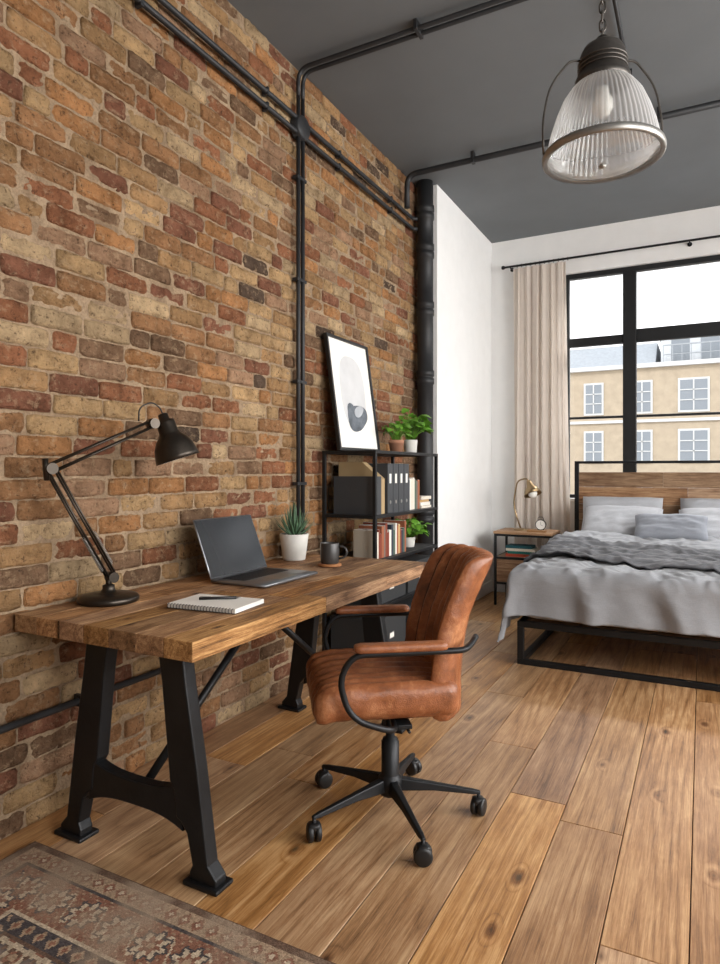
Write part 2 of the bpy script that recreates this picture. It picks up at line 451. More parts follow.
# window
w = root('window_1', ((WX0+WX1)/2, BY+0.1, WZ0))
b = MB(); Y0, Y1 = BY+0.04, BY+0.10
def fr(x0, x1, z0, z1, y0=Y0, y1=Y1): b.box((x0, y0, z0), (x1, y1, z1), M_WINFR)
T = 0.035
fr(WX0, WX1, WZ1-0.05, WZ1); fr(WX0, WX1, WZ0, WZ0+T); fr(WX0, WX0+T, WZ0+T, WZ1-0.05); fr(WX1-T, WX1, WZ0+T, WZ1-0.05)
for mx in (1.53, 2.67): fr(mx-0.06, mx+0.06, WZ0+T, WZ1-0.05, Y0-0.015, Y1+0.01)
for a, c in ((WX0+T, 1.47), (1.59, 2.61), (2.73, WX1-T)):
    fr(a, c, 2.515, 2.60 if a < 1.5 else 2.64); fr(a, c, 1.79, 1.812)
b.obj('frame', w, bevel=0.004)
b = MB(); b.box((WX0+T, BY+0.068, WZ0+T), (WX1-T, BY+0.072, WZ1-0.05), M_GLASS); b.obj('glass_pane', w)
b = MB(); b.box((WX0-0.03, BY-0.06, WZ0-0.03), (WX1+0.03, BY+0.04, WZ0), M_PLASTER); b.obj('trim_1', bevel=0.004)
for i, (a, c) in enumerate(ops):
    w = root('window_%d' % (i+2), (XR+0.12, (a+c)/2, 0.8)); b = MB()
    for yy in (a+0.025, (a+c)/2, c-0.025): b.box((XR+0.09, yy-0.025, 0.8), (XR+0.15, yy+0.025, 3.2), M_WINFR)
    for zz in (0.825, 2.5, 3.175): b.box((XR+0.095, a, zz-0.025), (XR+0.145, c, zz+0.025), M_WINFR)
    b.obj('frame', w)

# curtain + rod
b = MB()
def cf(u, v):
    z = 3.34-(3.34-0.02)*v
    amp = 0.016+0.012*v
    x = 0.44+0.57*u*(0.93+0.07*v)+0.01*math.sin(u*30+v*2)
    ph = u*2*pi*6.5+1.6*noise.noise(Vector((u*4, v*1.1, 3)))
    y = 6.62+amp*math.sin(ph)+0.006*math.sin(ph*2.3+v*3)+0.012*noise.noise(Vector((u*7, v*3, 0)))
    return (x, y, z)
b.grid(cf, 170, 40, M_CURT)
b.obj('curtain')
w = root('curtain_rod', (2, 6.62, 3.37)); b = MB()
b.tube([(0.34, 6.62, 3.365), (3.75, 6.62, 3.365)], 0.011, M_STEEL, 12)
for xx in (0.335, 3.755): b.lathe([(0, -0.02), (0.018, -0.012), (0.02, 0.004), (0.012, 0.02), (0, 0.022)], M_STEEL, 16, align((xx, 6.62, 3.365), (1, 0, 0)))
b.obj('rod', w); b = MB()
for xx in (0.4, 2.05, 3.7): b.tube(fillet([(xx, 6.735, 3.365), (xx, 6.632, 3.365)], 0.03), 0.006, M_STEEL, 8); b.cyl((xx, 6.739, 3.365), (xx, 6.73, 3.365), 0.02, M_STEEL)
b.obj('brackets', w); b = MB()
for i in range(12):
    xx = 0.48+0.5*i/11; b.tube([(xx, 6.62+0.017*math.cos(a*pi/6), 3.362+0.017*math.sin(a*pi/6)) for a in range(12)], 0.002, M_STEEL, 6, closed=True)
b.obj('rings', w)

# ------------------------------------------------------------------ pipes
def conduit(name, paths, r=0.012, clips=()):
    w = root(name, paths[0][0]); b = MB()
    for p in paths: b.tube(fillet(p, 0.09, 8), r, M_PIPE, 12)
    b.obj('pipe', w)
    if clips:
        b = MB()
        for lo, hi in clips: b.box(lo, hi, M_PIPE)
        b.obj('clips', w, bevel=0.002)
    return w
PX = 0.048; CX = 0.0225
def wclip(y, z, h=0.022):
    return ((CX, y-0.009, z-h), (PX+0.014, y+0.009, z+h))
for z in (3.345, 3.262):
    conduit('conduit_pipe', [[(PX, YR+0.01, z), (PX, 4.93, z), (PX+0.03, 4.95, z)]], 0.0145, [wclip(y, z) for y in (0.9, 2.0, 2.9, 3.7, 4.5)])
w = root('conduit_pipe', (PX, 3.24, 2)); b = MB()
for dy in (-0.024, 0.024): b.tube([(PX, 3.24+dy, 0.80), (PX, 3.24+dy, CZ-0.20)], 0.0125, M_PIPE, 12)
b.obj('pipe', w); b = MB()
for z in (1.2, 1.8, 2.4, 3.0): b.box((CX, 3.19, z-0.009), (PX+0.013, 3.29, z+0.009), M_PIPE)
b.box((CX, 3.195, 0.795), (PX+0.02, 3.285, 0.86), M_PIPE)
b.obj('clips', w, bevel=0.002); b = MB()
b.lathe([(0, 0.055), (0.06, 0.055), (0.07, 0.045), (0.072, 0.0)], M_PIPE, 28, align((CX, 3.24, 3.3), (1, 0, 0)))
b.obj('junction_box', w)
w = root('ceiling_conduit', (2, 3.24, CZ-0.05)); b = MB()
for dy in (-0.024, 0.024): b.tube(fillet([(PX, 3.24+dy, CZ-0.20), (PX, 3.24+dy, CZ-0.04), (XR-0.02, 3.24+dy, CZ-0.04)], 0.155, 10), 0.0125, M_PIPE, 12)
b.obj('pipe', w); b = MB()
for xx in (0.8, 1.9, 3.0): b.box((xx-0.01, 3.19, CZ-0.056), (xx+0.01, 3.29, CZ-0.001), M_PIPE)
b.obj('clips', w, bevel=0.002)
conduit('conduit_pipe', [[(PX, YR+0.01, 0.40), (PX, 3.20, 0.40)]], 0.0135, [wclip(y, 0.40) for y in (0.6, 1.7, 2.6)])
conduit('ceiling_conduit', [[(PX+0.03, 4.74, 3.36), (PX+0.03, 4.74, CZ-0.06), (XR-0.02, 4.74, CZ-0.06)]], 0.022, [((xx-0.012, 4.715, CZ-0.085), (xx+0.012, 4.765, CZ-0.001)) for xx in (0.62, 1.9, 3.2)])
conduit('ceiling_conduit', [[(1.76, YR+0.01, CZ-0.03), (1.76, 3.2, CZ-0.03)], [(1.76, 3.28, CZ-0.03), (1.76, 4.715, CZ-0.03)]], 0.011, [((1.74, y-0.01, CZ-0.043), (1.78, y+0.01, CZ-0.001)) for y in (1.2, 3.0, 4.2)])
b = MB(); cx, cy = 0.108, 5.05
pr = [(0.066, 0.0)]
for zc in (0.9, 2.05, 2.62, 3.1, 3.42):
    pr += [(0.066, zc-0.06), (0.074, zc-0.055), (0.074, zc-0.01), (0.066, zc-0.005), (0.066, zc+0.005), (0.074, zc+0.01), (0.074, zc+0.055), (0.066, zc+0.06)]
pr += [(0.066, CZ-0.002), (0, CZ-0.002)]
b.lathe(pr, M_PIPE, 32, off=(cx, cy, 0)); b.obj('drainpipe')

# ------------------------------------------------------------------ desk
DX0, DX1, DY0, DY1, DZ = 0.026, 0.84, 1.445, 3.30, 0.78
w = root('wooden_desk', ((DX0+DX1)/2, (DY0+DY1)/2, 0)); b = MB()
nb = 7; bw = (DX1-DX0)/nb
def deskboard(x0, x1, y0, y1, col):
    n = max(2, int((y1-y0)/0.06)); vs = []
    sd = R.random()*50
    for i in range(n+1):
        y = y0+(y1-y0)*i/n
        e0 = 0.0018*noise.noise(Vector((y*9, sd, 0))) if x0 < DX0+0.01 else 0
        e1 = 0.0035*noise.noise(Vector((y*11, sd, 4))) if x1 > DX1-0.01 else 0
        tz = DZ-0.0015+0.0013*noise.noise(Vector((y*6, sd, 8)))
        vs += [(x0+abs(e0), y, DZ-0.062), (x1-abs(e1), y, DZ-0.062), (x1-abs(e1)*0.4, y, tz), (x0+abs(e0), y, tz)]
    fs = [(3, 2, 1, 0), (n*4, n*4+1, n*4+2, n*4+3)]
    for i in range(n):
        for k in range(4): fs.append((i*4+k, i*4+(k+1) % 4, (i+1)*4+(k+1) % 4, (i+1)*4+k))
    b.add(vs, fs, M_DESK, False, None, col)
for i in range(nb):
    cuts = [DY0, R.uniform(DY0+0.3, DY0+0.8), R.uniform(DY0+1.0, DY0+1.5), DY1]
    for a, c in zip(cuts[:-1], cuts[1:]):
        deskboard(DX0+i*bw+0.0008, DX0+(i+1)*bw-0.0008, a+0.0006, c-0.0006, rc())
b.obj('tabletop', w, bevel=0.0025)
XC = 0.50
def aframe(nm, yc):
    t = 0.026; b = MB()
    fn = lambda a, c, d: (XC+a, yc+d, c)
    for sg in (-1, 1):
        leg = [(0.215, 0.716), (0.232, 0.60), (0.275, 0.36), (0.318, 0.07), (0.350, 0.035), (0.350, 0.0), (0.245, 0.0), (0.245, 0.035), (0.256, 0.06),
               (0.234, 0.15), (0.210, 0.18), (0.19, 0.19), (0.18, 0.275), (0.172, 0.285), (0.163, 0.30), (0.130, 0.60), (0.11, 0.716)]
        p = [(sg*a, c) for a, c in leg]
        if sg > 0: p = p[::-1]
        b.prism(p, M_IRON, fn, -t, t)
        b.box((XC+sg*0.298-0.068, yc-0.042, 0), (XC+sg*0.298+0.068, yc+0.042, 0.016), M_IRON)
    N = 12
    top = [(-0.195+0.39*i/N, 0.262+0.03*(abs(2*i/N-1))**3) for i in range(N+1)]
    bot = [(0.215-0.43*i/N, 0.182-0.035*(abs(2*i/N-1))**3) for i in range(N+1)]
    b.prism((top+bot)[::-1], M_IRON, fn, -t*0.85, t*0.85)
    b.box((XC-0.27, yc-0.045, 0.70), (XC+0.27, yc+0.045, 0.7175), M_IRON)
    b.obj(nm, w, bevel=0.006)
aframe('a_frame_leg_1', 1.56); aframe('a_frame_leg_2', 2.92)
b = MB()
for y0 in (1.59, 2.89):
    b.tube([(XC, y0, 0.225), (XC, 2.24, 0.70)], 0.015, M_IRON, 10)
b.box((XC-0.04, 2.16, 0.69), (XC+0.04, 2.32, 0.7175), M_IRON)
b.obj('brace_rods', w)

# laptop
w = root('laptop', (0.38, 2.44, DZ+0.002)); b = MB()
z0 = DZ+0.002
b.rbox((0.38, 2.44, z0+0.008), (0.15, 0.21, 0.008), 0.0055, M_ALU, (4, 4, 2)); b.obj('base', w); b = MB()
for r in range(6):
    for c in range(14):
        b.box((0.265+r*0.021, 2.27+c*0.0244, z0+0.0158), (0.265+r*0.021+0.018, 2.27+c*0.0244+0.021, z0+0.0175), M_KEYS)
b.obj('keyboard', w); b = MB(); b.box((0.415, 2.37, z0+0.0158), (0.505, 2.51, z0+0.0166), M_GREYMET); b.obj('trackpad', w)
th = math.radians(22); up = Vector((-math.sin(th), 0, math.cos(th))); nn = Vector((math.cos(th), 0, math.sin(th)))
M = Matrix(((0, up.x, nn.x, 0.233), (1, up.y, nn.y, 2.44), (0, up.z, nn.z, z0+0.014), (0, 0, 0, 1)))
b = MB(); b.rbox((0, 0.14, 0), (0.21, 0.14, 0.004), 0.0035, M_ALU, (4, 4, 2), M=M); b.obj('lid', w)
b = MB(); b.box((-0.204, 0.006, 0.0036), (0.204, 0.274, 0.0048), M_SCREEN, M); b.obj('screen', w)

# notebook + pen
rz = math.radians(6)
M = Matrix.Translation((0.565, 1.875, DZ)) @ Matrix.Rotation(rz, 4, 'Z')
w = root('spiral_notebook', (0.565, 1.875, DZ)); b = MB()
b.box((-0.145, -0.1, 0.0005), (0.145, 0.1, 0.002), M_BLACKPL, M)
for i in range(7): b.box((-0.143+R.uniform(-.001, .001), -0.098, 0.002+i*0.0022), (0.143+R.uniform(-.001, .001), 0.098, 0.0039+i*0.0022), M_PAPER, M)
b.obj('pages', w); b = MB()
for i in range(22):
    x = -0.135+0.27*i/21
    b.tube([(x, -0.1+0.0085*math.cos(a*pi/5), 0.0095+0.0088*math.sin(a*pi/5)) for a in range(10)], 0.0011, M_STEEL, 5, M, True)
b.obj('spiral_binding', w)
w = root('ballpoint_pen', (0.57, 1.9, DZ+0.018)); b = MB()
b.tube([(0.50, 1.855, DZ+0.0235), (0.61, 1.935, DZ+0.0235)], 0.0056, M_BLACKPL, 12); b.tube([(0.61, 1.935, DZ+0.0235), (0.624, 1.945, DZ+0.0235)], [0.0045, 0.001], M_GREYMET, 12)
b.obj('barrel', w); b = MB(); b.box((0.505, 1.859, DZ+0.028), (0.509, 1.863, DZ+0.031), M_GREYMET); b.tube([(0.503, 1.857, DZ+0.030), (0.535, 1.880, DZ+0.030)], 0.0012, M_GREYMET, 6); b.obj('clip', w)

# succulent
def spike(b, base, d, L, W, mat, curve=0.15):
    base = Vector(base); d = Vector(d).normalized(); side = d.cross(Vector((0, 0, 1)))
    side = side.normalized() if side.length > 1e-3 else Vector((1, 0, 0)); up = side.cross(d).normalized()
    vs = []; n = 6
    for i in range(n+1):
        t = i/n; c = base+d*L*t+up*(curve*L*t*t); ww = W*(0.75+0.5*t-1.25*t*t) if i < n else 0.0006
        ww = max(ww, 0.0006)
        vs += [c-side*ww, c-up*ww*0.45, c+side*ww, c+up*ww*0.12]
    fs = [(i*4+k, i*4+(k+1) % 4, (i+1)*4+(k+1) % 4, (i+1)*4+k) for i in range(n) for k in range(4)]
    b.add(vs, fs, mat, True)
def pot(b, c, r0, r1, h, mat, lip=0.0):
    pr = [(0, 0), (r0, 0), (r0+0.003, 0.004), (r1, h-0.004), (r1-0.002, h), (r1-0.008, h), (r1-0.010, h-0.02)]
    if lip: pr = [(0, 0), (r0, 0), (r1, h*0.72), (r1+lip, h*0.72), (r1+lip, h), (r1-0.004, h), (r1-0.008, h-0.02)]
    b.lathe(pr, mat, 36, off=c); b.lathe([(r1-0.008, h-0.018), (0, h-0.014)], M_SOIL, 24, off=c)
w = root('potted_succulent', (0.135, 3.04, DZ)); b = MB()
pot(b, (0.135, 3.04, DZ+0.0005), 0.060, 0.081, 0.145, M_POT); b.obj('pot', w); b = MB()
for i in range(46):
    a = i*2.39996; e = math.radians(18+65*(i/46)); L = 0.12+0.07*(i/46)
    dd = (math.cos(a)*math.cos(e), math.sin(a)*math.cos(e), math.sin(e))
    L = min(L, 0.105/max(1e-3, abs(dd[0]))) if dd[0] < 0 else L
    spike(b, (0.135+dd[0]*0.014, 3.04+dd[1]*0.014, DZ+0.132), dd, L, 0.0115, M_SUCC, 0.2)
b.obj('leaves', w)

# mug and coaster
b = MB(); b.lathe([(0, 0), (0.06, 0), (0.062, 0.003), (0.062, 0.009), (0.06, 0.012), (0, 0.012)], M_CORK, 36, off=(0.43, 2.93, DZ+0.0005)); b.obj('drink_coaster')
w = root('coffee_mug', (0.43, 2.93, DZ+0.0128)); b = MB()
b.lathe([(0, 0), (0.042, 0), (0.047, 0.006), (0.049, 0.03), (0.049, 0.105), (0.0475, 0.108), (0.0455, 0.105), (0.0445, 0.012), (0, 0.01)], M_MUG, 36)
b.obj('body', w, world=False); b = MB()
hp = [(0.047, 0.012, 0.088), (0.065, 0.022, 0.09), (0.083, 0.03, 0.075), (0.085, 0.031, 0.05), (0.07, 0.024, 0.03), (0.047, 0.014, 0.026)]
b.tube(fillet(hp, 0.02, 4), 0.0055, M_MUG, 10); b.obj('handle', w, world=False); b = MB()
b.lathe([(0.0445, 0.09), (0, 0.09)], M_SOIL, 24); b.obj('coffee', w, world=False)

# desk lamp
w = root('desk_lamp', (0.15, 1.745, DZ)); b = MB(); BL = (0.15, 1.745, DZ+0.0005)
b.lathe([(0, 0), (0.108, 0), (0.112, 0.005), (0.112, 0.016), (0.106, 0.024), (0.06, 0.032), (0.03, 0.036), (0.022, 0.05), (0.022, 0.062), (0.012, 0.066), (0, 0.066)], M_BRONZE, 48, off=BL)
b.obj('base', w)
P0 = Vector((0.15, 1.76, 0.87)); P1 = Vector((0.13, 1.51, 1.285)); P2 = Vector((0.245, 1.875, 1.462))
b = MB(); b.cyl((0.15, 1.745, 0.83), (0.15, 1.745, 0.875), 0.011, M_BRONZE)
ax = Vector((1, -0.3, 0)).normalized()
up1 = (P1-P0).normalized(); pr1 = ax.cross(up1).normalized()
up2 = (P2-P1).normalized(); pr2 = ax.cross(up2).normalized()
for s_ in (-0.017, 0.017):
    for q in (-1, 1):
        b.tube([P0+ax*s_*0.8+pr1*q*0.014, P1+ax*s_*0.8+pr1*q*0.014], 0.0042, M_BRONZE, 8)
        b.tube([P1+ax*s_*0.8+pr2*q*0.014, P2+ax*s_*0.5+pr2*q*0.012], 0.0042, M_BRONZE, 8)
b.obj('arms', w); b = MB()
for P in (P0, P1, P2): b.tube([P-ax*0.022, P+ax*0.022], 0.02, M_BRONZE, 20)
b.tube([P1+up1*-0.03+pr1*0.03, P1+up1*0.02+pr2*0.02], 0.01, M_BRONZE, 10)
b.obj('joints', w); b = MB()
for q in (-1, 1):
    A = P0+up1*0.05+pr1*q*0.022+ax*0.008; B = P0+up1*0.20+pr1*q*0.022+ax*0.008
    n = 140
    b.tube([A.lerp(B, i/n)+(ax*math.cos(i*1.15)+pr1*math.sin(i*1.15))*0.0065 for i in range(n+1)], 0.0014, M_GREYMET, 5)
b.obj('springs', w)
hd = Vector((0.22, 0.22, -0.94)).normalized(); HT = P2+Vector((0.02, 0.05, 0.005))
b = MB(); Mh = align(HT, hd) @ Matrix.Scale(1.12, 4)
b.lathe([(0, -0.035), (0.012, -0.035), (0.018, -0.03), (0.018, -0.012), (0.03, -0.008), (0.033, 0.0), (0.034, 0.035), (0.040, 0.045), (0.056, 0.062), (0.068, 0.085), (0.076, 0.12), (0.078, 0.135), (0.075, 0.1355)], M_BRONZE, 40, Mh)
b.lathe([(0.0755, 0.135), (0.072, 0.118), (0.064, 0.085), (0.050, 0.063), (0.02, 0.045), (0, 0.04)], M_INNER, 40, Mh)
b.obj('shade', w); b = MB()
b.lathe([(0, 0.04), (0.014, 0.045), (0.016, 0.06), (0.03, 0.085), (0.03, 0.10), (0.018, 0.118), (0, 0.122)], M_BULB, 24, Mh); b.obj('bulb', w)
b = MB(); b.tube([P2, HT], 0.008, M_BRONZE, 10)
cp = [P2+Vector((0, -0.07, 0.005)), P2+Vector((-0.01, -0.06, 0.06)), P2+Vector((0, 0.0, 0.085)), HT-hd*0.06, HT-hd*0.03]
b.tube(fillet(cp, 0.04, 6), 0.003, M_BLACKPL, 8); b.obj('cable', w)

# ------------------------------------------------------------------ office chair (local: forward -Y)
RZ = math.radians(-54)
w = root('leather_office_chair', (1.12, 2.20, 0), RZ)
b = MB()
b.lathe([(0, 0.075), (0.04, 0.075), (0.045, 0.085), (0.045, 0.135), (0.035, 0.145), (0.033, 0.15), (0.033, 0.27), (0.028, 0.272), (0.028, 0.28), (0.017, 0.282), (0.017, 0.40), (0, 0.40)], M_STEEL, 28)
b.obj('gas_column', w, world=False); b = MB()
casters = []
for k in range(5):
    a = math.radians(80+72*k); d = Vector((math.cos(a), math.sin(a), 0)); s_ = Vector((-d.y, d.x, 0))
    vs = []
    for (r, hw, zt, zb) in ((0.03, 0.022, 0.138, 0.092), (0.16, 0.016, 0.118, 0.092), (0.31, 0.012, 0.094, 0.078), (0.335, 0.009, 0.088, 0.078)):
        p = d*r
        vs += [p-s_*hw+Vector((0, 0, zb)), p+s_*hw+Vector((0, 0, zb)), p+s_*hw*0.7+Vector((0, 0, zt)), p-s_*hw*0.7+Vector((0, 0, zt))]
    fs = [(i*4+j, i*4+(j+1) % 4, (i+1)*4+(j+1) % 4, (i+1)*4+j) for i in range(3) for j in range(4)]+[(12, 13, 14, 15), (3, 2, 1, 0)]
    b.add(vs, fs, M_STEEL); casters.append(d*0.328)
b.obj('star_base', w, bevel=0.004, world=False)
for i, p in enumerate(casters):
    b = MB(); a = 0.9+i*1.3; q = Vector((math.cos(a), math.sin(a), 0))
    b.cyl(p+Vector((0, 0, 0.045)), p+Vector((0, 0, 0.082)), 0.007, M_STEEL, 12)
    for sg in (-1, 1):
        c = p+q*sg*0.014+Vector((0, 0, 0.0315))
        Mw = align(c-q*0.011, q)
        b.lathe([(0, 0.0), (0.022, 0.0), (0.030, 0.003), (0.0315, 0.006), (0.0315, 0.016), (0.030, 0.019), (0.022, 0.022), (0, 0.022)], M_BLACKPL, 24, Mw)
    b.rbox(p+Vector((0, 0, 0.050)), (0.022, 0.022, 0.015), 0.01, M_BLACKPL, 4)
    b.obj('caster_%d' % (i+1), w, world=False)
b = MB(); b.box((-0.09, -0.13, 0.395), (0.09, 0.15, 0.42), M_STEEL); b.box((-0.24, -0.02, 0.405), (0.24, 0.03, 0.42), M_STEEL)
b.tube([(0.05, 0.0, 0.40), (0.2, 0.02, 0.395), (0.24, 0.02, 0.395)], 0.006, M_BLACKPL, 8)
b.obj('mechanism', w, bevel=0.005, world=False)
NC = 8
def groove(x, hw, n=NC):
    t = (x/hw*0.5+0.5)*n
    if t < 0.5 or t > n-0.5: return 0.0
    return 1-abs(math.sin(pi*t))**0.8
def isseam(x, hw, n=NC):  # faces along the channel grooves that take the painted crease shade
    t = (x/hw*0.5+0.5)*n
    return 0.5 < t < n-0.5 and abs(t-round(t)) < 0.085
def crease(p):
    return 0.0025*(1-2.5*abs(noise.noise(p*14)))
def seatd(o, nn, p):
    gr = groove(p.x, 0.25)
    k = 1.0 if nn.z > -0.5 else 0.0
    if nn.y > 0.5: k = 0
    o = o-nn*0.022*gr*k+nn*crease(p)
    puff = 0.014*(1-(p.x/0.25)**4)*(1-(p.y/0.25)**2) if nn.z > 0.3 else 0
    o.z += puff
    if p.y < -0.12: o.z -= 1.1*(p.y+0.12)**2
    o.z += 0.02*(p.x/0.25)**2
    return o+Vector((noise.noise(p*9), noise.noise(p*9+Vector((5, 0, 0))), noise.noise(p*9+Vector((0, 7, 0)))))*0.0025
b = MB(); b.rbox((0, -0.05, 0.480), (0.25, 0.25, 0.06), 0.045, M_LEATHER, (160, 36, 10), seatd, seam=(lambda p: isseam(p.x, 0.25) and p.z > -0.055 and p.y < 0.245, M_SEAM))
b.obj('seat', w, world=False)
def backd(o, nn, p):
    gr = groove(p.x, 0.23)
    o = o-nn*0.022*gr*(1 if nn.y < 0.5 else 0.3)+nn*crease(p+Vector((4, 0, 0)))
    t = (p.z+0.28)/0.56
    o.y += -0.080*(p.x/0.23)**2*(1-0.1*t)+0.05*t+0.075*t*t-0.03*math.sin(t*pi)
    o.x *= 1-0.02*t**3
    return o+Vector((0, noise.noise(p*8)*0.004, noise.noise(p*8+Vector((3, 0, 0)))*0.003))
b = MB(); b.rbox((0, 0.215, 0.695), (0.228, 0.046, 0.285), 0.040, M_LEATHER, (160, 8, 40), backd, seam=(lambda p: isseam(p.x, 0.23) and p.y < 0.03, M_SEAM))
b.obj('backrest', w, world=False)
b = MB()
for sg in (-1, 1):
    pts = [(sg*0.10, -0.02, 0.412), (sg*0.285, -0.03, 0.412), (sg*0.292, -0.19, 0.47), (sg*0.292, -0.225, 0.60), (sg*0.292, -0.18, 0.678), (sg*0.292, 0.06, 0.678), (sg*0.285, 0.20, 0.678), (sg*0.243, 0.235, 0.685), (sg*0.20, 0.265, 0.70)]
    b.tube(fillet(pts, 0.07, 7), 0.0105, M_STEEL, 12)
b.obj('arm_frames', w, world=False)
for i, sg in enumerate((-1, 1)):
    b = MB(); b.rbox((sg*0.292, -0.02, 0.699), (0.027, 0.155, 0.014), 0.012, M_LEATHER, (5, 14, 4)); b.obj('armrest_%d' % (i+1), w, world=False)

# ------------------------------------------------------------------ shelf unit
SX0, SX1, SY0, SY1, ST = 0.045, 0.42, 3.49, 4.53, 1.40
w = root('metal_shelving_unit', ((SX0+SX1)/2, (SY0+SY1)/2, 0)); b = MB(); q = 0.022
for x in (SX0, SX1-q):
    for y in (SY0, SY1-q): b.box((x, y, 0), (x+q, y+q, ST), M_STEEL)
lv = [0.10, 0.43, 0.71, 0.985, 1.38]
for z in lv:
    b.box((SX0, SY0+q, z), (SX0+q, SY1-q, z+0.02), M_STEEL); b.box((SX1-q, SY0+q, z), (SX1, SY1-q, z+0.02), M_STEEL)
    b.box((SX0+q, SY0, z), (SX1-q, SY0+q, z+0.02), M_STEEL); b.box((SX0+q, SY1-q, z), (SX1-q, SY1, z+0.02), M_STEEL)
b.obj('frame', w, bevel=0.002); b = MB()
for z in lv: b.box((SX0+q, SY0+q, z+0.006), (SX1-q, SY1-q, z+0.02), M_BOX)
b.obj('shelves', w)

# framed art
th = math.atan2(0.10, 0.72); up = Vector((-math.sin(th), 0, math.cos(th))); nn = Vector((math.cos(th), 0, math.sin(th)))
M = Matrix(((0, up.x, nn.x, 0.135), (1, 0, 0, 3.81), (0, up.z, nn.z, ST+0.003), (0, 0, 0, 1)))
w = root('framed_art_print', (0.12, 3.82, ST)); b = MB(); hw, H = 0.285, 0.75
for lo, hi in (((-hw, 0, 0), (hw, 0.018, 0.025)), ((-hw, H-0.018, 0), (hw, H, 0.025)), ((-hw, 0.018, 0), (-hw+0.018, H-0.018, 0.025)), ((hw-0.018, 0.018, 0), (hw, H-0.018, 0.025))):
    b.box(lo, hi, M_BLACKPL, M)
b.obj('frame', w, bevel=0.001); b = MB(); b.box((-hw+0.015, 0.015, 0.002), (hw-0.015, H-0.015, 0.012), M_PAPER, M); b.obj('print', w)
def blob(b, cx, cy, rx, ry, z, mat, ex=2.0, wob=0.0, tilt=0.0):
    n = 60; vs = []
    for k in range(n):
        a = 2*pi*k/n; c, s_ = math.cos(a), math.sin(a); ww = 1+wob*math.sin(3*a+1)+wob*math.sin(2*a)
        X = rx*ww*math.copysign(abs(c)**(2/ex), c); Y = ry*ww*math.copysign(abs(s_)**(2/ex), s_)
        vs.append((cx+X*math.cos(tilt)-Y*math.sin(tilt), cy+X*math.sin(tilt)+Y*math.cos(tilt), z))
    b.add(vs, [tuple(range(n))], mat, False, M)
b = MB(); blob(b, 0.0, 0.40, 0.17, 0.24, 0.0126, M_ART1, 2.6, 0.02)
blob(b, 0.02, 0.225, 0.14, 0.085, 0.0138, M_ART2, 2.3, 0.07, 0.12); blob(b, -0.06, 0.27, 0.05, 0.05, 0.0140, M_ART2, 2, 0.05); blob(b, 0.05, 0.27, 0.07, 0.035, 0.0142, M_ART3, 2, 0.05, 0.3); b.obj('artwork_shapes', w)

# leafy plants
def leafy(name, c, potr, poth, potm, n, L, spread, stem, hmax=9, lip=0.0, xmin=0.03):
    w = root(name, c); b = MB(); pot(b, c, potr*0.78, potr, poth, potm, lip); b.obj('pot', w)
    b = MB(); cx, cy, cz = c
    for i in range(n):
        a = R.random()*2*pi; r = spread*math.sqrt(R.random()); h = stem*(0.45+0.6*R.random())*(1.05-0.5*(r/spread)**2)
        tip = Vector((cx+math.cos(a)*r, cy+math.sin(a)*r, cz+poth+min(h, hmax)))
        bs = Vector((cx+math.cos(a)*potr*0.3, cy+math.sin(a)*potr*0.3, cz+poth-0.02))
        if tip.x < xmin+L: tip.x = xmin+L
        mid = bs.lerp(tip, 0.5)+Vector((0, 0, 0.02)); b.tube([bs, mid, tip], 0.0016, M_LEAF, 5)
        d = Vector((math.cos(a), math.sin(a), R.uniform(-0.5, 0.4))).normalized()
        if d.x < -0.2: d.x *= 0.4
        s_ = d.cross(Vector((0, 0, 1))).normalized(); s_ = (s_+Vector((0, 0, R.uniform(-0.6, 0.6)))).normalized(); u = s_.cross(d).normalized()
        LL = L*R.uniform(0.6, 1.15); W = LL*0.40; vs = []
        prof = [0.0, 0.7, 1.0, 0.9, 0.55, 0.0]
        for j, wv in enumerate(prof):
            t = j/5; cpt = tip+d*LL*t+u*(-0.35*LL*t*t)
            vs += [cpt-s_*W*wv+u*0.15*W*wv, cpt, cpt+s_*W*wv+u*0.15*W*wv]
        fs = []
        for j in range(5): fs += [(j*3, j*3+1, j*3+4, j*3+3), (j*3+1, j*3+2, j*3+5, j*3+4)]
        b.add(vs, fs, M_LEAF, True)
    b.obj('foliage', w)
leafy('potted_plant', (0.24, 4.18, ST+0.001), 0.052, 0.09, M_TERRA, 55, 0.058, 0.085, 0.14, lip=0.004)
leafy('potted_plant', (0.25, 4.41, ST+0.001), 0.052, 0.10, M_POT, 80, 0.072, 0.11, 0.22)
leafy('potted_plant', (0.29, 4.28, 0.731), 0.05, 0.07, M_POT, 110, 0.055, 0.13, 0.13, hmax=0.13)

# binders, files, books, boxes on shelf
b = MB(); z0 = 1.006
prof = [(0.0, 0.0), (0.30, 0.0), (0.30, 0.22), (0.17, 0.325), (0.0, 0.325)]
b.prism(prof, M_KRAFT, lambda a, c, d: (0.09+a, 3.62+d, z0+c), 0.0, 0.06); b.obj('magazine_file', bevel=0.002)
b = MB()
b.box((0.10, 3.54, z0), (0.405, 3.60, z0+0.235), M_BINDER)
for i in range(4):
    y = 3.69+i*0.085; b.box((0.10, y, z0), (0.405, y+0.078, z0+0.315), M_BINDER)
    b.box((0.4052, y+0.025, z0+0.19), (0.4062, y+0.053, z0+0.25), M_PAPER)
    b.lathe([(0, 0), (0.012, 0), (0.012, 0.002), (0, 0.002)], M_GREYMET, 16, align((0.405, y+0.039, z0+0.07), (1, 0, 0)))
b.obj('ring_binders', bevel=0.003)
BC = [(222, 214, 200), (180, 172, 158), (128, 66, 52), (60, 66, 76), (190, 158, 112), (88, 104, 92), (230, 226, 218), (120, 112, 104), (156, 96, 70)]
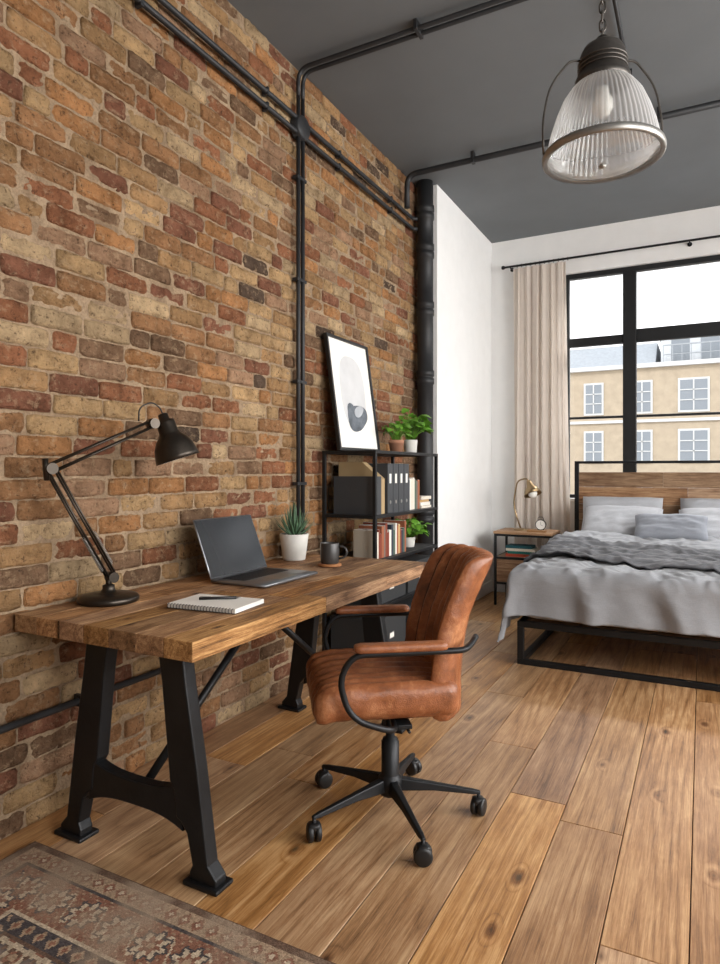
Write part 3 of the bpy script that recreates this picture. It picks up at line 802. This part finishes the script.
def books(name, x1, y0, y1, z0, hmin, hmax, cols=BC, dep=0.17):
    b = MB(); y = y0
    while y < y1-0.012:
        t = R.uniform(0.018, 0.036); t = min(t, y1-y); h = R.uniform(hmin, hmax); dd = dep*R.uniform(0.85, 1)
        c = tuple(lin(v) for v in R.choice(cols))
        b.box((x1-dd, y, z0), (x1, y+t-0.001, z0+h), M_BOOK, col=c)
        b.box((x1-dd-0.002, y+0.003, z0+0.003), (x1-0.004, y+t-0.004, z0+h+0.0008), M_PAPER)
        y += t
    b.obj(name, bevel=0.001)
books('row_of_books', 0.38, 4.05, 4.28, z0, 0.17, 0.25)
b = MB(); zz = z0
for i in range(4):
    c = tuple(lin(v) for v in R.choice(BC)); h = R.uniform(0.018, 0.03); b.box((0.14, 4.30, zz), (0.37+R.uniform(-.02, .02), 4.485, zz+h-0.001), M_BOOK, col=c); zz += h
b.obj('stack_of_books', bevel=0.001)
books('row_of_books', 0.385, 3.55, 4.03, 0.731, 0.15, 0.215)
def sbox(lo, hi):
    b = MB(); b.box(lo, (hi[0], hi[1], hi[2]-0.045), M_BOX); b.box((lo[0]-0.004, lo[1]-0.004, hi[2]-0.045), (hi[0]+0.004, hi[1]+0.004, hi[2]), M_BOX)
    ym = (lo[1]+hi[1])/2; zm = lo[2]+(hi[2]-lo[2])*0.45
    b.box((hi[0], ym-0.035, zm-0.02), (hi[0]+0.002, ym+0.035, zm+0.02), M_GREYMET); b.box((hi[0]+0.002, ym-0.03, zm-0.015), (hi[0]+0.0026, ym+0.03, zm+0.015), M_PAPER)
    b.obj('storage_box', bevel=0.003)
for (lz, h) in ((0.4515, 0.20), (0.1215, 0.24)):
    sbox((0.08, 3.54, lz), (0.40, 3.98, lz+h)); sbox((0.08, 4.02, lz), (0.40, 4.48, lz+h))

# ------------------------------------------------------------------ rug
nx, ny = 330, 420; RX0, RX1, RY0, RY1 = 0.13, 1.95, -0.95, 1.45
xs = np.linspace(0, RX1-RX0, nx+1); ys = np.linspace(0, RY1-RY0, ny+1)
X, Y = np.meshgrid((xs[:-1]+xs[1:])/2, (ys[:-1]+ys[1:])/2)
WR, LR = RX1-RX0, RY1-RY0
ex = np.minimum(X, WR-X); ey = np.minimum(Y, LR-Y); e = np.minimum(ex, ey)
horiz = ey < ex; t = np.where(horiz, X, Y)
def C3(r, g_, b_): return np.array([lin(r), lin(g_), lin(b_)])
cream = C3(190, 172, 148); rust = C3(134, 94, 76); navy = C3(76, 70, 70); brown = C3(104, 82, 68); sand = C3(162, 138, 114)
col = np.zeros(X.shape+(3,)); col[:] = cream
def put(mask, c): col[mask] = c
put(e < 0.025, brown)
b1 = (e >= 0.025) & (e < 0.085); put(b1, sand)
put(b1 & (np.abs(((t/0.05) % 1)-0.5)+np.abs((e-0.055)/0.06) < 0.42), rust); put(b1 & (np.abs(((t/0.05) % 1)-0.5)+np.abs((e-0.055)/0.06) < 0.18), cream)
put((e >= 0.085) & (e < 0.097), navy)
b2 = (e >= 0.097) & (e < 0.25); put(b2, rust)
u = ((t/0.13) % 1)-0.5; v = (e-0.1735)/0.13
rr = np.sqrt(u**2+v**2); an = np.arctan2(v, u)
vine = np.abs(v-0.36*np.sin(t/0.13*2*pi)) < 0.05
put(b2 & vine, cream)
put(b2 & (rr < 0.40+0.07*np.cos(8*an)), navy); put(b2 & (rr < 0.32+0.08*np.cos(8*an)), cream); put(b2 & (rr < 0.20+0.06*np.cos(6*an)), rust); put(b2 & (rr < 0.09), sand)
put(b2 & (np.sin(t*210)*np.sin(e*210) > 0.6) & (rr > 0.46), sand)
put((e >= 0.25) & (e < 0.262), cream)
b3 = (e >= 0.262) & (e < 0.32); put(b3, navy); put(b3 & (np.abs(((t/0.05) % 1)-0.5)+np.abs((e-0.291)/0.06) < 0.4), sand); put(b3 & (np.abs(((t/0.05) % 1)-0.5)+np.abs((e-0.291)/0.06) < 0.2), rust)
put((e >= 0.32) & (e < 0.332), brown)
f = e >= 0.332; put(f, cream*0.95)
p = np.sin(X*55)*np.sin(Y*55); q2 = np.sin(X*110+1)*np.cos(Y*83)
put(f & (p > 0.35), rust); put(f & (p < -0.4), navy*1.4); put(f & (np.abs(q2) > 0.7), brown); put(f & (p > 0.75), sand)
md = np.abs(X-WR/2)/0.4+np.abs(Y-LR/2)/0.7
put(f & (md < 1), rust); put(f & (md < 1) & (q2 > 0.3), cream); put(f & (md < 0.9) & (p > 0.3), navy)
rs = np.random.RandomState(3)
col *= (0.7+0.5*rs.rand(*X.shape))[..., None]
wear = np.array([[noise.noise(Vector((a*6, c*6, 0)))+0.5*noise.noise(Vector((a*22, c*22, 4))) for a in xs[:-1]] for c in ys[:-1]])
wr = np.clip(0.32+wear*0.9, 0, 0.8)[..., None]; col = col*(1-wr)+(C3(158, 138, 118))*wr
W = nx+1
zz = 0.008+0.0012*rs.rand(ny+1, nx+1)
b = MB(); XX, YY = np.meshgrid(xs+RX0, ys+RY0)
b.mats = [M_RUG]; b.v = list(map(tuple, np.stack([XX, YY, zz], -1).reshape(-1, 3).tolist()))
jj, ii = np.meshgrid(np.arange(ny), np.arange(nx), indexing='ij'); a0 = (jj*W+ii).ravel()
b.f = [(k, k+1, k+W+1, k+W) for k in a0.tolist()]; b.mi = [0]*len(b.f); b.sm = [False]*len(b.f); b.c = col.reshape(-1, 3).tolist()
edge = tuple(C3(96, 74, 60))
b.box((RX0-0.004, RY0-0.004, 0.0005), (RX1+0.004, RY1+0.004, 0.0075), M_RUG, col=edge)
b.obj('patterned_area_rug')

# ------------------------------------------------------------------ bed
BX0, BX1, BF, BH = 1.07, 2.77, 4.28, 6.46
w = root('bed', ((BX0+BX1)/2, (BF+BH)/2, 0)); b = MB(); q = 0.04
for (x, y) in ((BX0, BF), (BX1-q, BF), (BX0, BH-q-0.04), (BX1-q, BH-q-0.04)): b.box((x, y, 0.035), (x+q, y+q, 0.245), M_STEEL)
for z0, z1 in ((0.0, 0.035), (0.245, 0.285)):
    b.box((BX0, BF, z0), (BX1, BF+q, z1), M_STEEL); b.box((BX0, BH-q-0.04, z0), (BX1, BH-0.04, z1), M_STEEL)
    b.box((BX0, BF+q, z0), (BX0+q, BH-q-0.04, z1), M_STEEL); b.box((BX1-q, BF+q, z0), (BX1, BH-q-0.04, z1), M_STEEL)
b.obj('steel_frame', w, bevel=0.003); b = MB()
for i in range(14): y = BF+0.07+i*0.148; b.box((BX0+q, y, 0.255), (BX1-q, y+0.09, 0.275), M_HEADB, col=rc())
b.obj('slats', w); b = MB()
for x in (BX0, BX1-q): b.box((x, BH, 0.0), (x+q, BH+0.035, 1.34), M_STEEL)
b.box((BX0, BH, 1.34), (BX1, BH+0.035, 1.365), M_STEEL); b.obj('headboard_frame', w, bevel=0.003); b = MB()
z = 0.52
for h in (0.15, 0.14, 0.15, 0.16, 0.14):
    x = BX0+q
    for xe in (BX0+q+R.uniform(0.5, 1.2), BX1-q): b.box((x+0.0008, BH+0.002, z+0.001), (xe-0.0008, BH+0.03, z+h-0.001), M_HEADB, col=rc()); x = xe
    z += h
b.obj('headboard_planks', w, bevel=0.002)
b = MB(); b.rbox(((BX0+BX1)/2, (BF+0.02+BH-0.06)/2, 0.435), ((BX1-BX0)/2-0.02, (BH-BF)/2-0.05, 0.15), 0.06, M_SHEET, (16, 20, 6)); b.obj('mattress', w)
xc = (BX0+BX1)/2; ha = (BX1-BX0)/2-0.04; TH = 6.03; L0 = TH-(BF+0.06)
def bend(o, r=0.10):
    if o <= 0: return 0.0, 0.0
    a = min(o/r, pi/2); rem = max(0, o-r*pi/2)
    return r*math.sin(a)+rem*0.12, r*(1-math.cos(a))+rem
def cloth(s_, t, lift=0.0):
    sg = 1 if s_ >= 0 else -1
    hx, vx = bend(abs(s_)-ha); hy, vy = bend(t-L0)
    X = xc+sg*(min(abs(s_), ha)+hx); Y = TH-(min(t, L0)+hy)
    drop = max(vx, vy)+0.30*min(vx, vy)
    amp = 0.020*min(1, drop/0.22)
    nf = noise.noise(Vector((s_*2.2, t*2.2, 5)))
    if vx > 0: X += sg*amp*(math.sin(t*13+3*nf)+0.35*math.sin(t*29+2*nf))*0.8
    if vy > 0: Y -= amp*(math.sin(s_*12+3*nf)+0.35*math.sin(s_*27+4*nf))
    topw = max(0, 1-drop*3)
    wr = 0.018*noise.noise(Vector((s_*2.6, t*2.2, 0)))+0.012*(1-abs(noise.noise(Vector((s_*4+t*2, t*4-s_, 2))))*3.0)+0.011*(1-abs(noise.noise(Vector((s_*9-t*5, t*10+s_*2, 6))))*3.0)+0.0045*noise.noise(Vector((s_*22, t*18, 2)))
    Z = 0.630+0.085*math.exp(-(t/0.5)**2)+wr*(0.35+0.65*topw)-drop+lift
    if drop > 0.05: X += sg*lift*(vx > 0.05); Y -= lift*(vy > 0.05)
    return (X, Y, max(Z, 0.15+0.012*math.sin(s_*17+t*9)))
b = MB(); SW = ha+0.47; TL = L0+0.36
b.grid(lambda u, v: cloth(-SW+2*SW*u, TL*v), 230, 190, M_DUVET); o = b.obj('duvet', w)
sm = o.modifiers.new('solid', 'SOLIDIFY'); sm.thickness = 0.012; sm.offset = 0
b = MB()
def thr(u, v):
    s_ = -(ha+0.34)+2*(ha+0.34)*u; t = 0.50+0.88*v+0.16*math.sin(s_*1.6+0.5)+0.03*noise.noise(Vector((s_*3, v*2, 1)))
    x, y, z = cloth(s_, t, 0.024); return (x, y, z+0.026*abs(math.sin(v*pi*4+s_*1.7+noise.noise(Vector((s_*2, v, 8)))*1.8))**1.3)
b.grid(thr, 180, 100, M_THROW); o = b.obj('throw_blanket', w)
sm = o.modifiers.new('solid', 'SOLIDIFY'); sm.thickness = 0.010; sm.offset = 0
def pillow(nm, c, sx, sy, th_, tilt, rz_, mat, sd):
    b = MB(); n = 26; M = Matrix.Translation(c) @ Matrix.Rotation(rz_, 4, 'Z') @ Matrix.Rotation(tilt, 4, 'X')
    for sg in (1, -1):
        def f(u, v):
            a = 2*u-1; d = 2*v-1; e_ = max(0, (1-a**4)*(1-d**4))
            h = th_*0.5*e_**0.45; pin = 1-0.07*(1-(1-a*a)*(1-d*d))**2*0.6
            X = a*sx/2*pin; Yv = d*sy/2*pin
            X *= 1-0.04*(1-abs(d))*abs(a)**3; Yv *= 1-0.05*(1-abs(a))*abs(d)**3
            wn = noise.noise(Vector((a*2.2+sd, d*2.2, sg)))*0.018+noise.noise(Vector((a*6+sd, d*5, sg)))*0.009
            return (X, Yv, sg*(h+wn*e_))
        if sg > 0: b.grid(f, n, n, mat, M)
        else: b.grid(lambda u, v: f(1-u, v), n, n, mat, M)
    b.obj(nm, w)
pillow('pillow_1', (1.50, 6.335, 0.835), 0.72, 0.46, 0.17, math.radians(62), 0.02, M_PILLOW, 1)
pillow('pillow_2', (2.32, 6.335, 0.835), 0.72, 0.46, 0.17, math.radians(62), -0.03, M_PILLOW, 5)
pillow('pillow_3', (1.52, 6.16, 0.80), 0.68, 0.42, 0.17, math.radians(42), -0.03, M_PILLOW, 9)
pillow('pillow_4', (2.30, 6.16, 0.80), 0.68, 0.42, 0.17, math.radians(42), 0.03, M_PILLOW, 12)
pillow('cushion_1', (1.92, 5.97, 0.80), 0.58, 0.28, 0.13, math.radians(45), 0.04, M_PILLOW2, 15)

# ------------------------------------------------------------------ nightstand
NX0, NX1, NY0, NY1, NZ = 0.40, 0.93, 6.06, 6.48, 0.70
w = root('bedside_table', ((NX0+NX1)/2, (NY0+NY1)/2, 0)); b = MB(); q = 0.022
for x in (NX0, NX1-q):
    for y in (NY0, NY1-q): b.box((x, y, 0), (x+q, y+q, NZ-0.024), M_STEEL)
for z in (0.20, 0.44, NZ-0.045):
    for y in (NY0, NY1-q): b.box((NX0+q, y, z), (NX1-q, y+q, z+0.02), M_STEEL)
    for x in (NX0, NX1-q): b.box((x, NY0+q, z), (x+q, NY1-q, z+0.02), M_STEEL)
b.obj('frame', w, bevel=0.002); b = MB(); b.box((NX0-0.005, NY0-0.005, NZ-0.024), (NX1+0.005, NY1+0.005, NZ), M_HEADB, col=rc()); b.box((NX0+q, NY0+q, 0.452), (NX1-q, NY1-q, 0.462), M_HEADB, col=rc()); b.obj('top', w, bevel=0.002)
b = MB(); b.box((NX0+q+0.002, NY0+0.006, 0.222), (NX1-q-0.002, NY1-q, 0.437), M_HEADB, col=(0.9, .5, .5)); b.box((0.60, NY0-0.014, 0.33), (0.71, NY0-0.006, 0.342), M_STEEL); b.box((0.605, NY0-0.008, 0.332), (0.62, NY0+0.006, 0.34), M_STEEL); b.box((0.69, NY0-0.008, 0.332), (0.705, NY0+0.006, 0.34), M_STEEL); b.obj('drawer', w, bevel=0.002)
b = MB(); zz = 0.463
for i, c in enumerate(((196, 84, 62), (40, 112, 104), (226, 218, 200), (38, 84, 92))):
    h = 0.026; b.box((0.50+R.uniform(0, .02), 6.10, zz), (0.76+R.uniform(-.02, .02), 6.28, zz+h-0.001), M_BOOK, col=tuple(lin(v) for v in c)); zz += h
b.obj('stack_of_books', bevel=0.001)
LXN = 0.60
w = root('bedside_lamp', (LXN, 6.28, NZ)); b = MB()
b.lathe([(0, 0), (0.07, 0), (0.072, 0.006), (0.065, 0.014), (0.012, 0.02), (0, 0.02)], M_BRASS, 32, off=(LXN, 6.28, NZ+0.0005)); b.obj('base', w); b = MB()
pts = [(LXN, 6.28, NZ+0.015), (LXN-0.075, 6.28, NZ+0.24), (LXN-0.03, 6.27, NZ+0.48), (LXN+0.07, 6.25, NZ+0.50), (LXN+0.095, 6.24, NZ+0.45)]
b.tube(fillet(pts, 0.10, 8), 0.0075, M_BRASS, 10); b.obj('arm', w); b = MB()
Mh = align((LXN+0.09, 6.24, NZ+0.46), (0.35, -0.25, -0.9)) @ Matrix.Scale(1.25, 4)
b.lathe([(0, -0.02), (0.015, -0.018), (0.02, 0.0), (0.03, 0.03), (0.052, 0.06), (0.068, 0.10), (0.066, 0.10), (0.05, 0.062), (0.026, 0.032), (0, 0.02)], M_BRASS, 32, Mh)
b.obj('shade', w); b = MB(); b.lathe([(0, 0.03), (0.012, 0.035), (0.030, 0.07), (0.034, 0.10), (0.02, 0.12), (0, 0.125)], M_BULB, 20, Mh); b.obj('bulb', w)
w = root('alarm_clock', (0.80, 6.2, NZ)); b = MB(); Mc = align((0.80, 6.24, NZ+0.062), (0.1, -1, 0))
b.lathe([(0, -0.03), (0.045, -0.03), (0.05, -0.024), (0.05, 0.018), (0.046, 0.02), (0.044, 0.014)], M_STEEL, 32, Mc); b.obj('case', w); b = MB(); b.lathe([(0.045, 0.014), (0, 0.014)], M_PAPER, 32, Mc)
b.tube([(0, 0, 0.016), (0, 0.03, 0.016)], 0.0012, M_BLACKPL, 5, Mc); b.tube([(0, 0, 0.016), (0.02, -0.008, 0.016)], 0.0015, M_BLACKPL, 5, Mc); b.obj('dial', w); b = MB()
b.tube(fillet([(0.775, 6.24, NZ+0.10), (0.775, 6.24, NZ+0.135), (0.825, 6.24, NZ+0.135), (0.825, 6.24, NZ+0.10)], 0.02), 0.003, M_STEEL, 6)
for x in (0.775, 0.825): b.cyl((x, 6.24, NZ+0.001), (x, 6.24, NZ+0.03), 0.005, M_STEEL, 8)
b.obj('handle_and_feet', w)
b = MB(); b.box((0.70, 6.10, NZ+0.0005), (0.87, 6.17, NZ+0.018), M_BOOK, col=C3(150, 112, 76).tolist()); b.obj('book', bevel=0.002)

# ------------------------------------------------------------------ pendant lamp
LX, LY = 1.825, 2.54
w = root('pendant_lamp', (LX, LY, 2.44)); off = (LX, LY, 0)
b = MB(); b.lathe([(0.090, 2.705), (0.110, 2.685), (0.138, 2.645), (0.161, 2.59), (0.180, 2.53), (0.192, 2.475), (0.195, 2.45)], M_PGLASS, 360, rib=0.024, ribn=60, off=off)
b.obj('ribbed_glass_shade', w); b = MB()
b.lathe([(0.195, 2.445), (0.165, 2.425), (0.11, 2.41), (0.05, 2.404), (0.012, 2.403)], M_LENS, 240, rib=0.004, ribn=60, off=off); b.obj('glass_lens', w)
b = MB(); b.lathe([(0.195, 2.432), (0.208, 2.426), (0.214, 2.431), (0.215, 2.445), (0.212, 2.454), (0.202, 2.458), (0.198, 2.452), (0.195, 2.432)], M_GREYMET, 96, off=off)
b.lathe([(0, 2.392), (0.012, 2.395), (0.014, 2.403), (0.009, 2.412), (0, 2.413)], M_GREYMET, 20, off=off); b.obj('rim', w)
b = MB(); b.lathe([(0.06, 2.69), (0.094, 2.695), (0.098, 2.70), (0.098, 2.72), (0.090, 2.724), (0.090, 2.735), (0.084, 2.74), (0.084, 2.80), (0.078, 2.806), (0.078, 2.815), (0.068, 2.835), (0.045, 2.852), (0.02, 2.858), (0.02, 2.875), (0, 2.876)], M_CAPMET, 56, off=off)
for zz in (2.752, 2.767, 2.782): b.tube([(LX+0.0855*math.cos(a*pi/24), LY+0.0855*math.sin(a*pi/24), zz) for a in range(48)], 0.003, M_CAPMET, 6, closed=True)
b.obj('metal_cap', w); b = MB()
for a in (0.48, 0.48+pi):
    d = (math.cos(a), math.sin(a)); pts = [(0.082, 2.79), (0.12, 2.79), (0.195, 2.70), (0.222, 2.56), (0.217, 2.445)]
    b.tube(fillet([(LX+d[0]*r, LY+d[1]*r, z) for r, z in pts], 0.07, 7), 0.0042, M_CAPMET, 8)
b.obj('cage_arms', w); b = MB()
b.lathe([(0, 2.70), (0.02, 2.69), (0.022, 2.67), (0.036, 2.64), (0.038, 2.615), (0.026, 2.592), (0, 2.585)], M_BULB, 32, off=off)
b.obj('bulb', w); b = MB()
z = 2.885; k = 0
while z < CZ-0.03:
    ring = []
    for i in range(14):
        a = 2*pi*i/14; u = 0.0105*math.cos(a); v = 0.019*math.sin(a)+(0.004 if math.sin(a) > 0 else -0.004)
        ring.append((LX+(u if k % 2 else 0), LY+(0 if k % 2 else u), z+v))
    b.tube(ring, 0.0032, M_CAPMET, 6, closed=True); z += 0.034; k += 1
b.obj('chain', w); b = MB(); b.lathe([(0, CZ-0.035), (0.02, CZ-0.035), (0.05, CZ-0.012), (0.052, CZ-0.001)], M_CAPMET, 32, off=off)
b.obj('ceiling_rose', w)

# ------------------------------------------------------------------ outside
M_FAC = simple('facade_tan_brick', rgb(178, 162, 140), 0.9, var=0.10, vs=3)
M_FAC2 = simple('facade_pale_render', rgb(200, 203, 206), 0.9, var=0.04)
M_ROOF = simple('slate_roof', rgb(160, 164, 168), 0.8, var=0.1)
M_FWIN = simple('facade_window_glass', rgb(132, 138, 144), 0.3)
M_TRIM = simple('facade_white_trim', rgb(206, 206, 204), 0.8)
M_STREET = simple('street_asphalt', rgb(150, 150, 150), 0.9, var=0.1)
w = root('apartment_building', (3, 32, -8)); b = MB(); FY = 30.0
b.box((-22, FY, -8), (18, FY+9, 5.6), M_FAC); b.box((-22, FY-0.2, 5.6), (18, FY+0.2, 5.78), M_TRIM); b.box((-22, FY-0.1, 3.30), (18, FY, 3.42), M_TRIM)
b.obj('facade', w); b = MB()
b.prism([(0.1, 5.78), (1.8, 6.95), (8.9, 6.95), (8.9, 5.78)], M_ROOF, lambda a, c, d: (d, FY+a, c), -22, 0.4); b.obj('mansard_roof', w); b = MB()
b.box((0.6, FY+0.5, 5.6), (10, FY+6, 7.0), M_FAC2); b.box((0.5, FY+0.4, 7.0), (10.1, FY+6, 7.1), M_TRIM)
for i in range(24): b.box((0.7+i*0.35, FY+0.05, 5.78), (0.73+i*0.35, FY+0.08, 6.5), M_ROOF)
b.box((0.7, FY+0.04, 6.48), (9, FY+0.1, 6.53), M_ROOF); b.box((0.7, FY+0.04, 6.1), (9, FY+0.1, 6.13), M_ROOF)
for i in range(7): b.box((1.0+i*1.1, FY+0.48, 5.8), (1.7+i*1.1, FY+0.51, 6.8), M_FWIN)
b.obj('roof_terrace', w); b = MB()
for zi in (-6.8, -4.6, -2.4, -0.5, 1.65, 3.75):
    for xi in range(19):
        x = -19.6+xi*1.95; ww = 0.50 if xi % 3 == 2 else 0.33
        b.box((x-ww-0.08, FY-0.06, zi-0.08), (x+ww+0.08, FY, zi+1.33), M_TRIM); b.box((x-ww, FY-0.075, zi), (x+ww, FY-0.06, zi+1.25), M_FWIN)
        b.box((x-0.025, FY-0.1, zi), (x+0.025, FY-0.075, zi+1.25), M_TRIM)
        for k in (0.42, 0.84): b.box((x-ww, FY-0.1, zi+k-0.02), (x+ww, FY-0.075, zi+k+0.02), M_TRIM)
b.obj('sash_windows', w)
b = MB(); b.box((-60, 7.3, -8.2), (60, 60, -8.0), M_STREET); b.obj('street')

# ------------------------------------------------------------------ light
wd = D.worlds.new('sky'); SC.world = wd; wd.use_nodes = True
nt = wd.node_tree; bg = nt.nodes['Background']
tc = nt.nodes.new('ShaderNodeTexCoord'); sp = nt.nodes.new('ShaderNodeSeparateXYZ'); cr = nt.nodes.new('ShaderNodeValToRGB')
nt.links.new(tc.outputs['Generated'], sp.inputs[0]); nt.links.new(sp.outputs[2], cr.inputs[0]); nt.links.new(cr.outputs[0], bg.inputs[0])
cr.color_ramp.elements[0].position = 0.0; cr.color_ramp.elements[0].color = (1.0, 0.99, 0.98, 1)
cr.color_ramp.elements[1].position = 0.8; cr.color_ramp.elements[1].color = (0.86, 0.92, 1.0, 1)
bg.inputs[1].default_value = 2.0
def area(name, loc, target, sx, sy, p, col):
    l = D.lights.new(name, 'AREA'); l.shape = 'RECTANGLE'; l.size = sx; l.size_y = sy; l.energy = p; l.color = col
    o = D.objects.new(name, l); o.location = loc; o.rotation_euler = (Vector(target)-Vector(loc)).to_track_quat('-Z', 'Z').to_euler(); SC.collection.objects.link(o)
for i, (a, c) in enumerate(ops):
    area('window_daylight', (XR+0.5, (a+c)/2, 2.2), (0, (a+c)/2, 1.2), c-a, 2.2, (160, 205, 75)[i], (1.0, 0.975, 0.945))
area('skylight_above_window', (2.2, 8.6, 5.4), (2.2, 3.8, 0.0), 3.2, 1.8, 800, (1.0, 0.99, 0.975))  # added area lamp, out of view, to give the floor its sheen
sl = D.lights.new('sun', 'SUN'); sl.energy = 1.4; sl.angle = 0.1; so = D.objects.new('sun', sl); so.location = (0, -5, 12)
so.rotation_euler = Vector((0.25, 1.0, -0.75)).to_track_quat('-Z', 'Z').to_euler(); SC.collection.objects.link(so)

# ------------------------------------------------------------------ camera
cd = D.cameras.new('camera'); cam = D.objects.new('camera', cd); SC.collection.objects.link(cam)
cd.sensor_fit = 'HORIZONTAL'; cd.sensor_width = 36; cd.lens = 32.5; cd.shift_y = -12/720; cd.clip_start = 0.05
cam.location = (2.15, 0, 1.28); cam.rotation_euler = (pi/2, 0, math.radians(27.75))
SC.camera = cam
SC.view_settings.view_transform = 'Standard'; SC.view_settings.look = 'None'
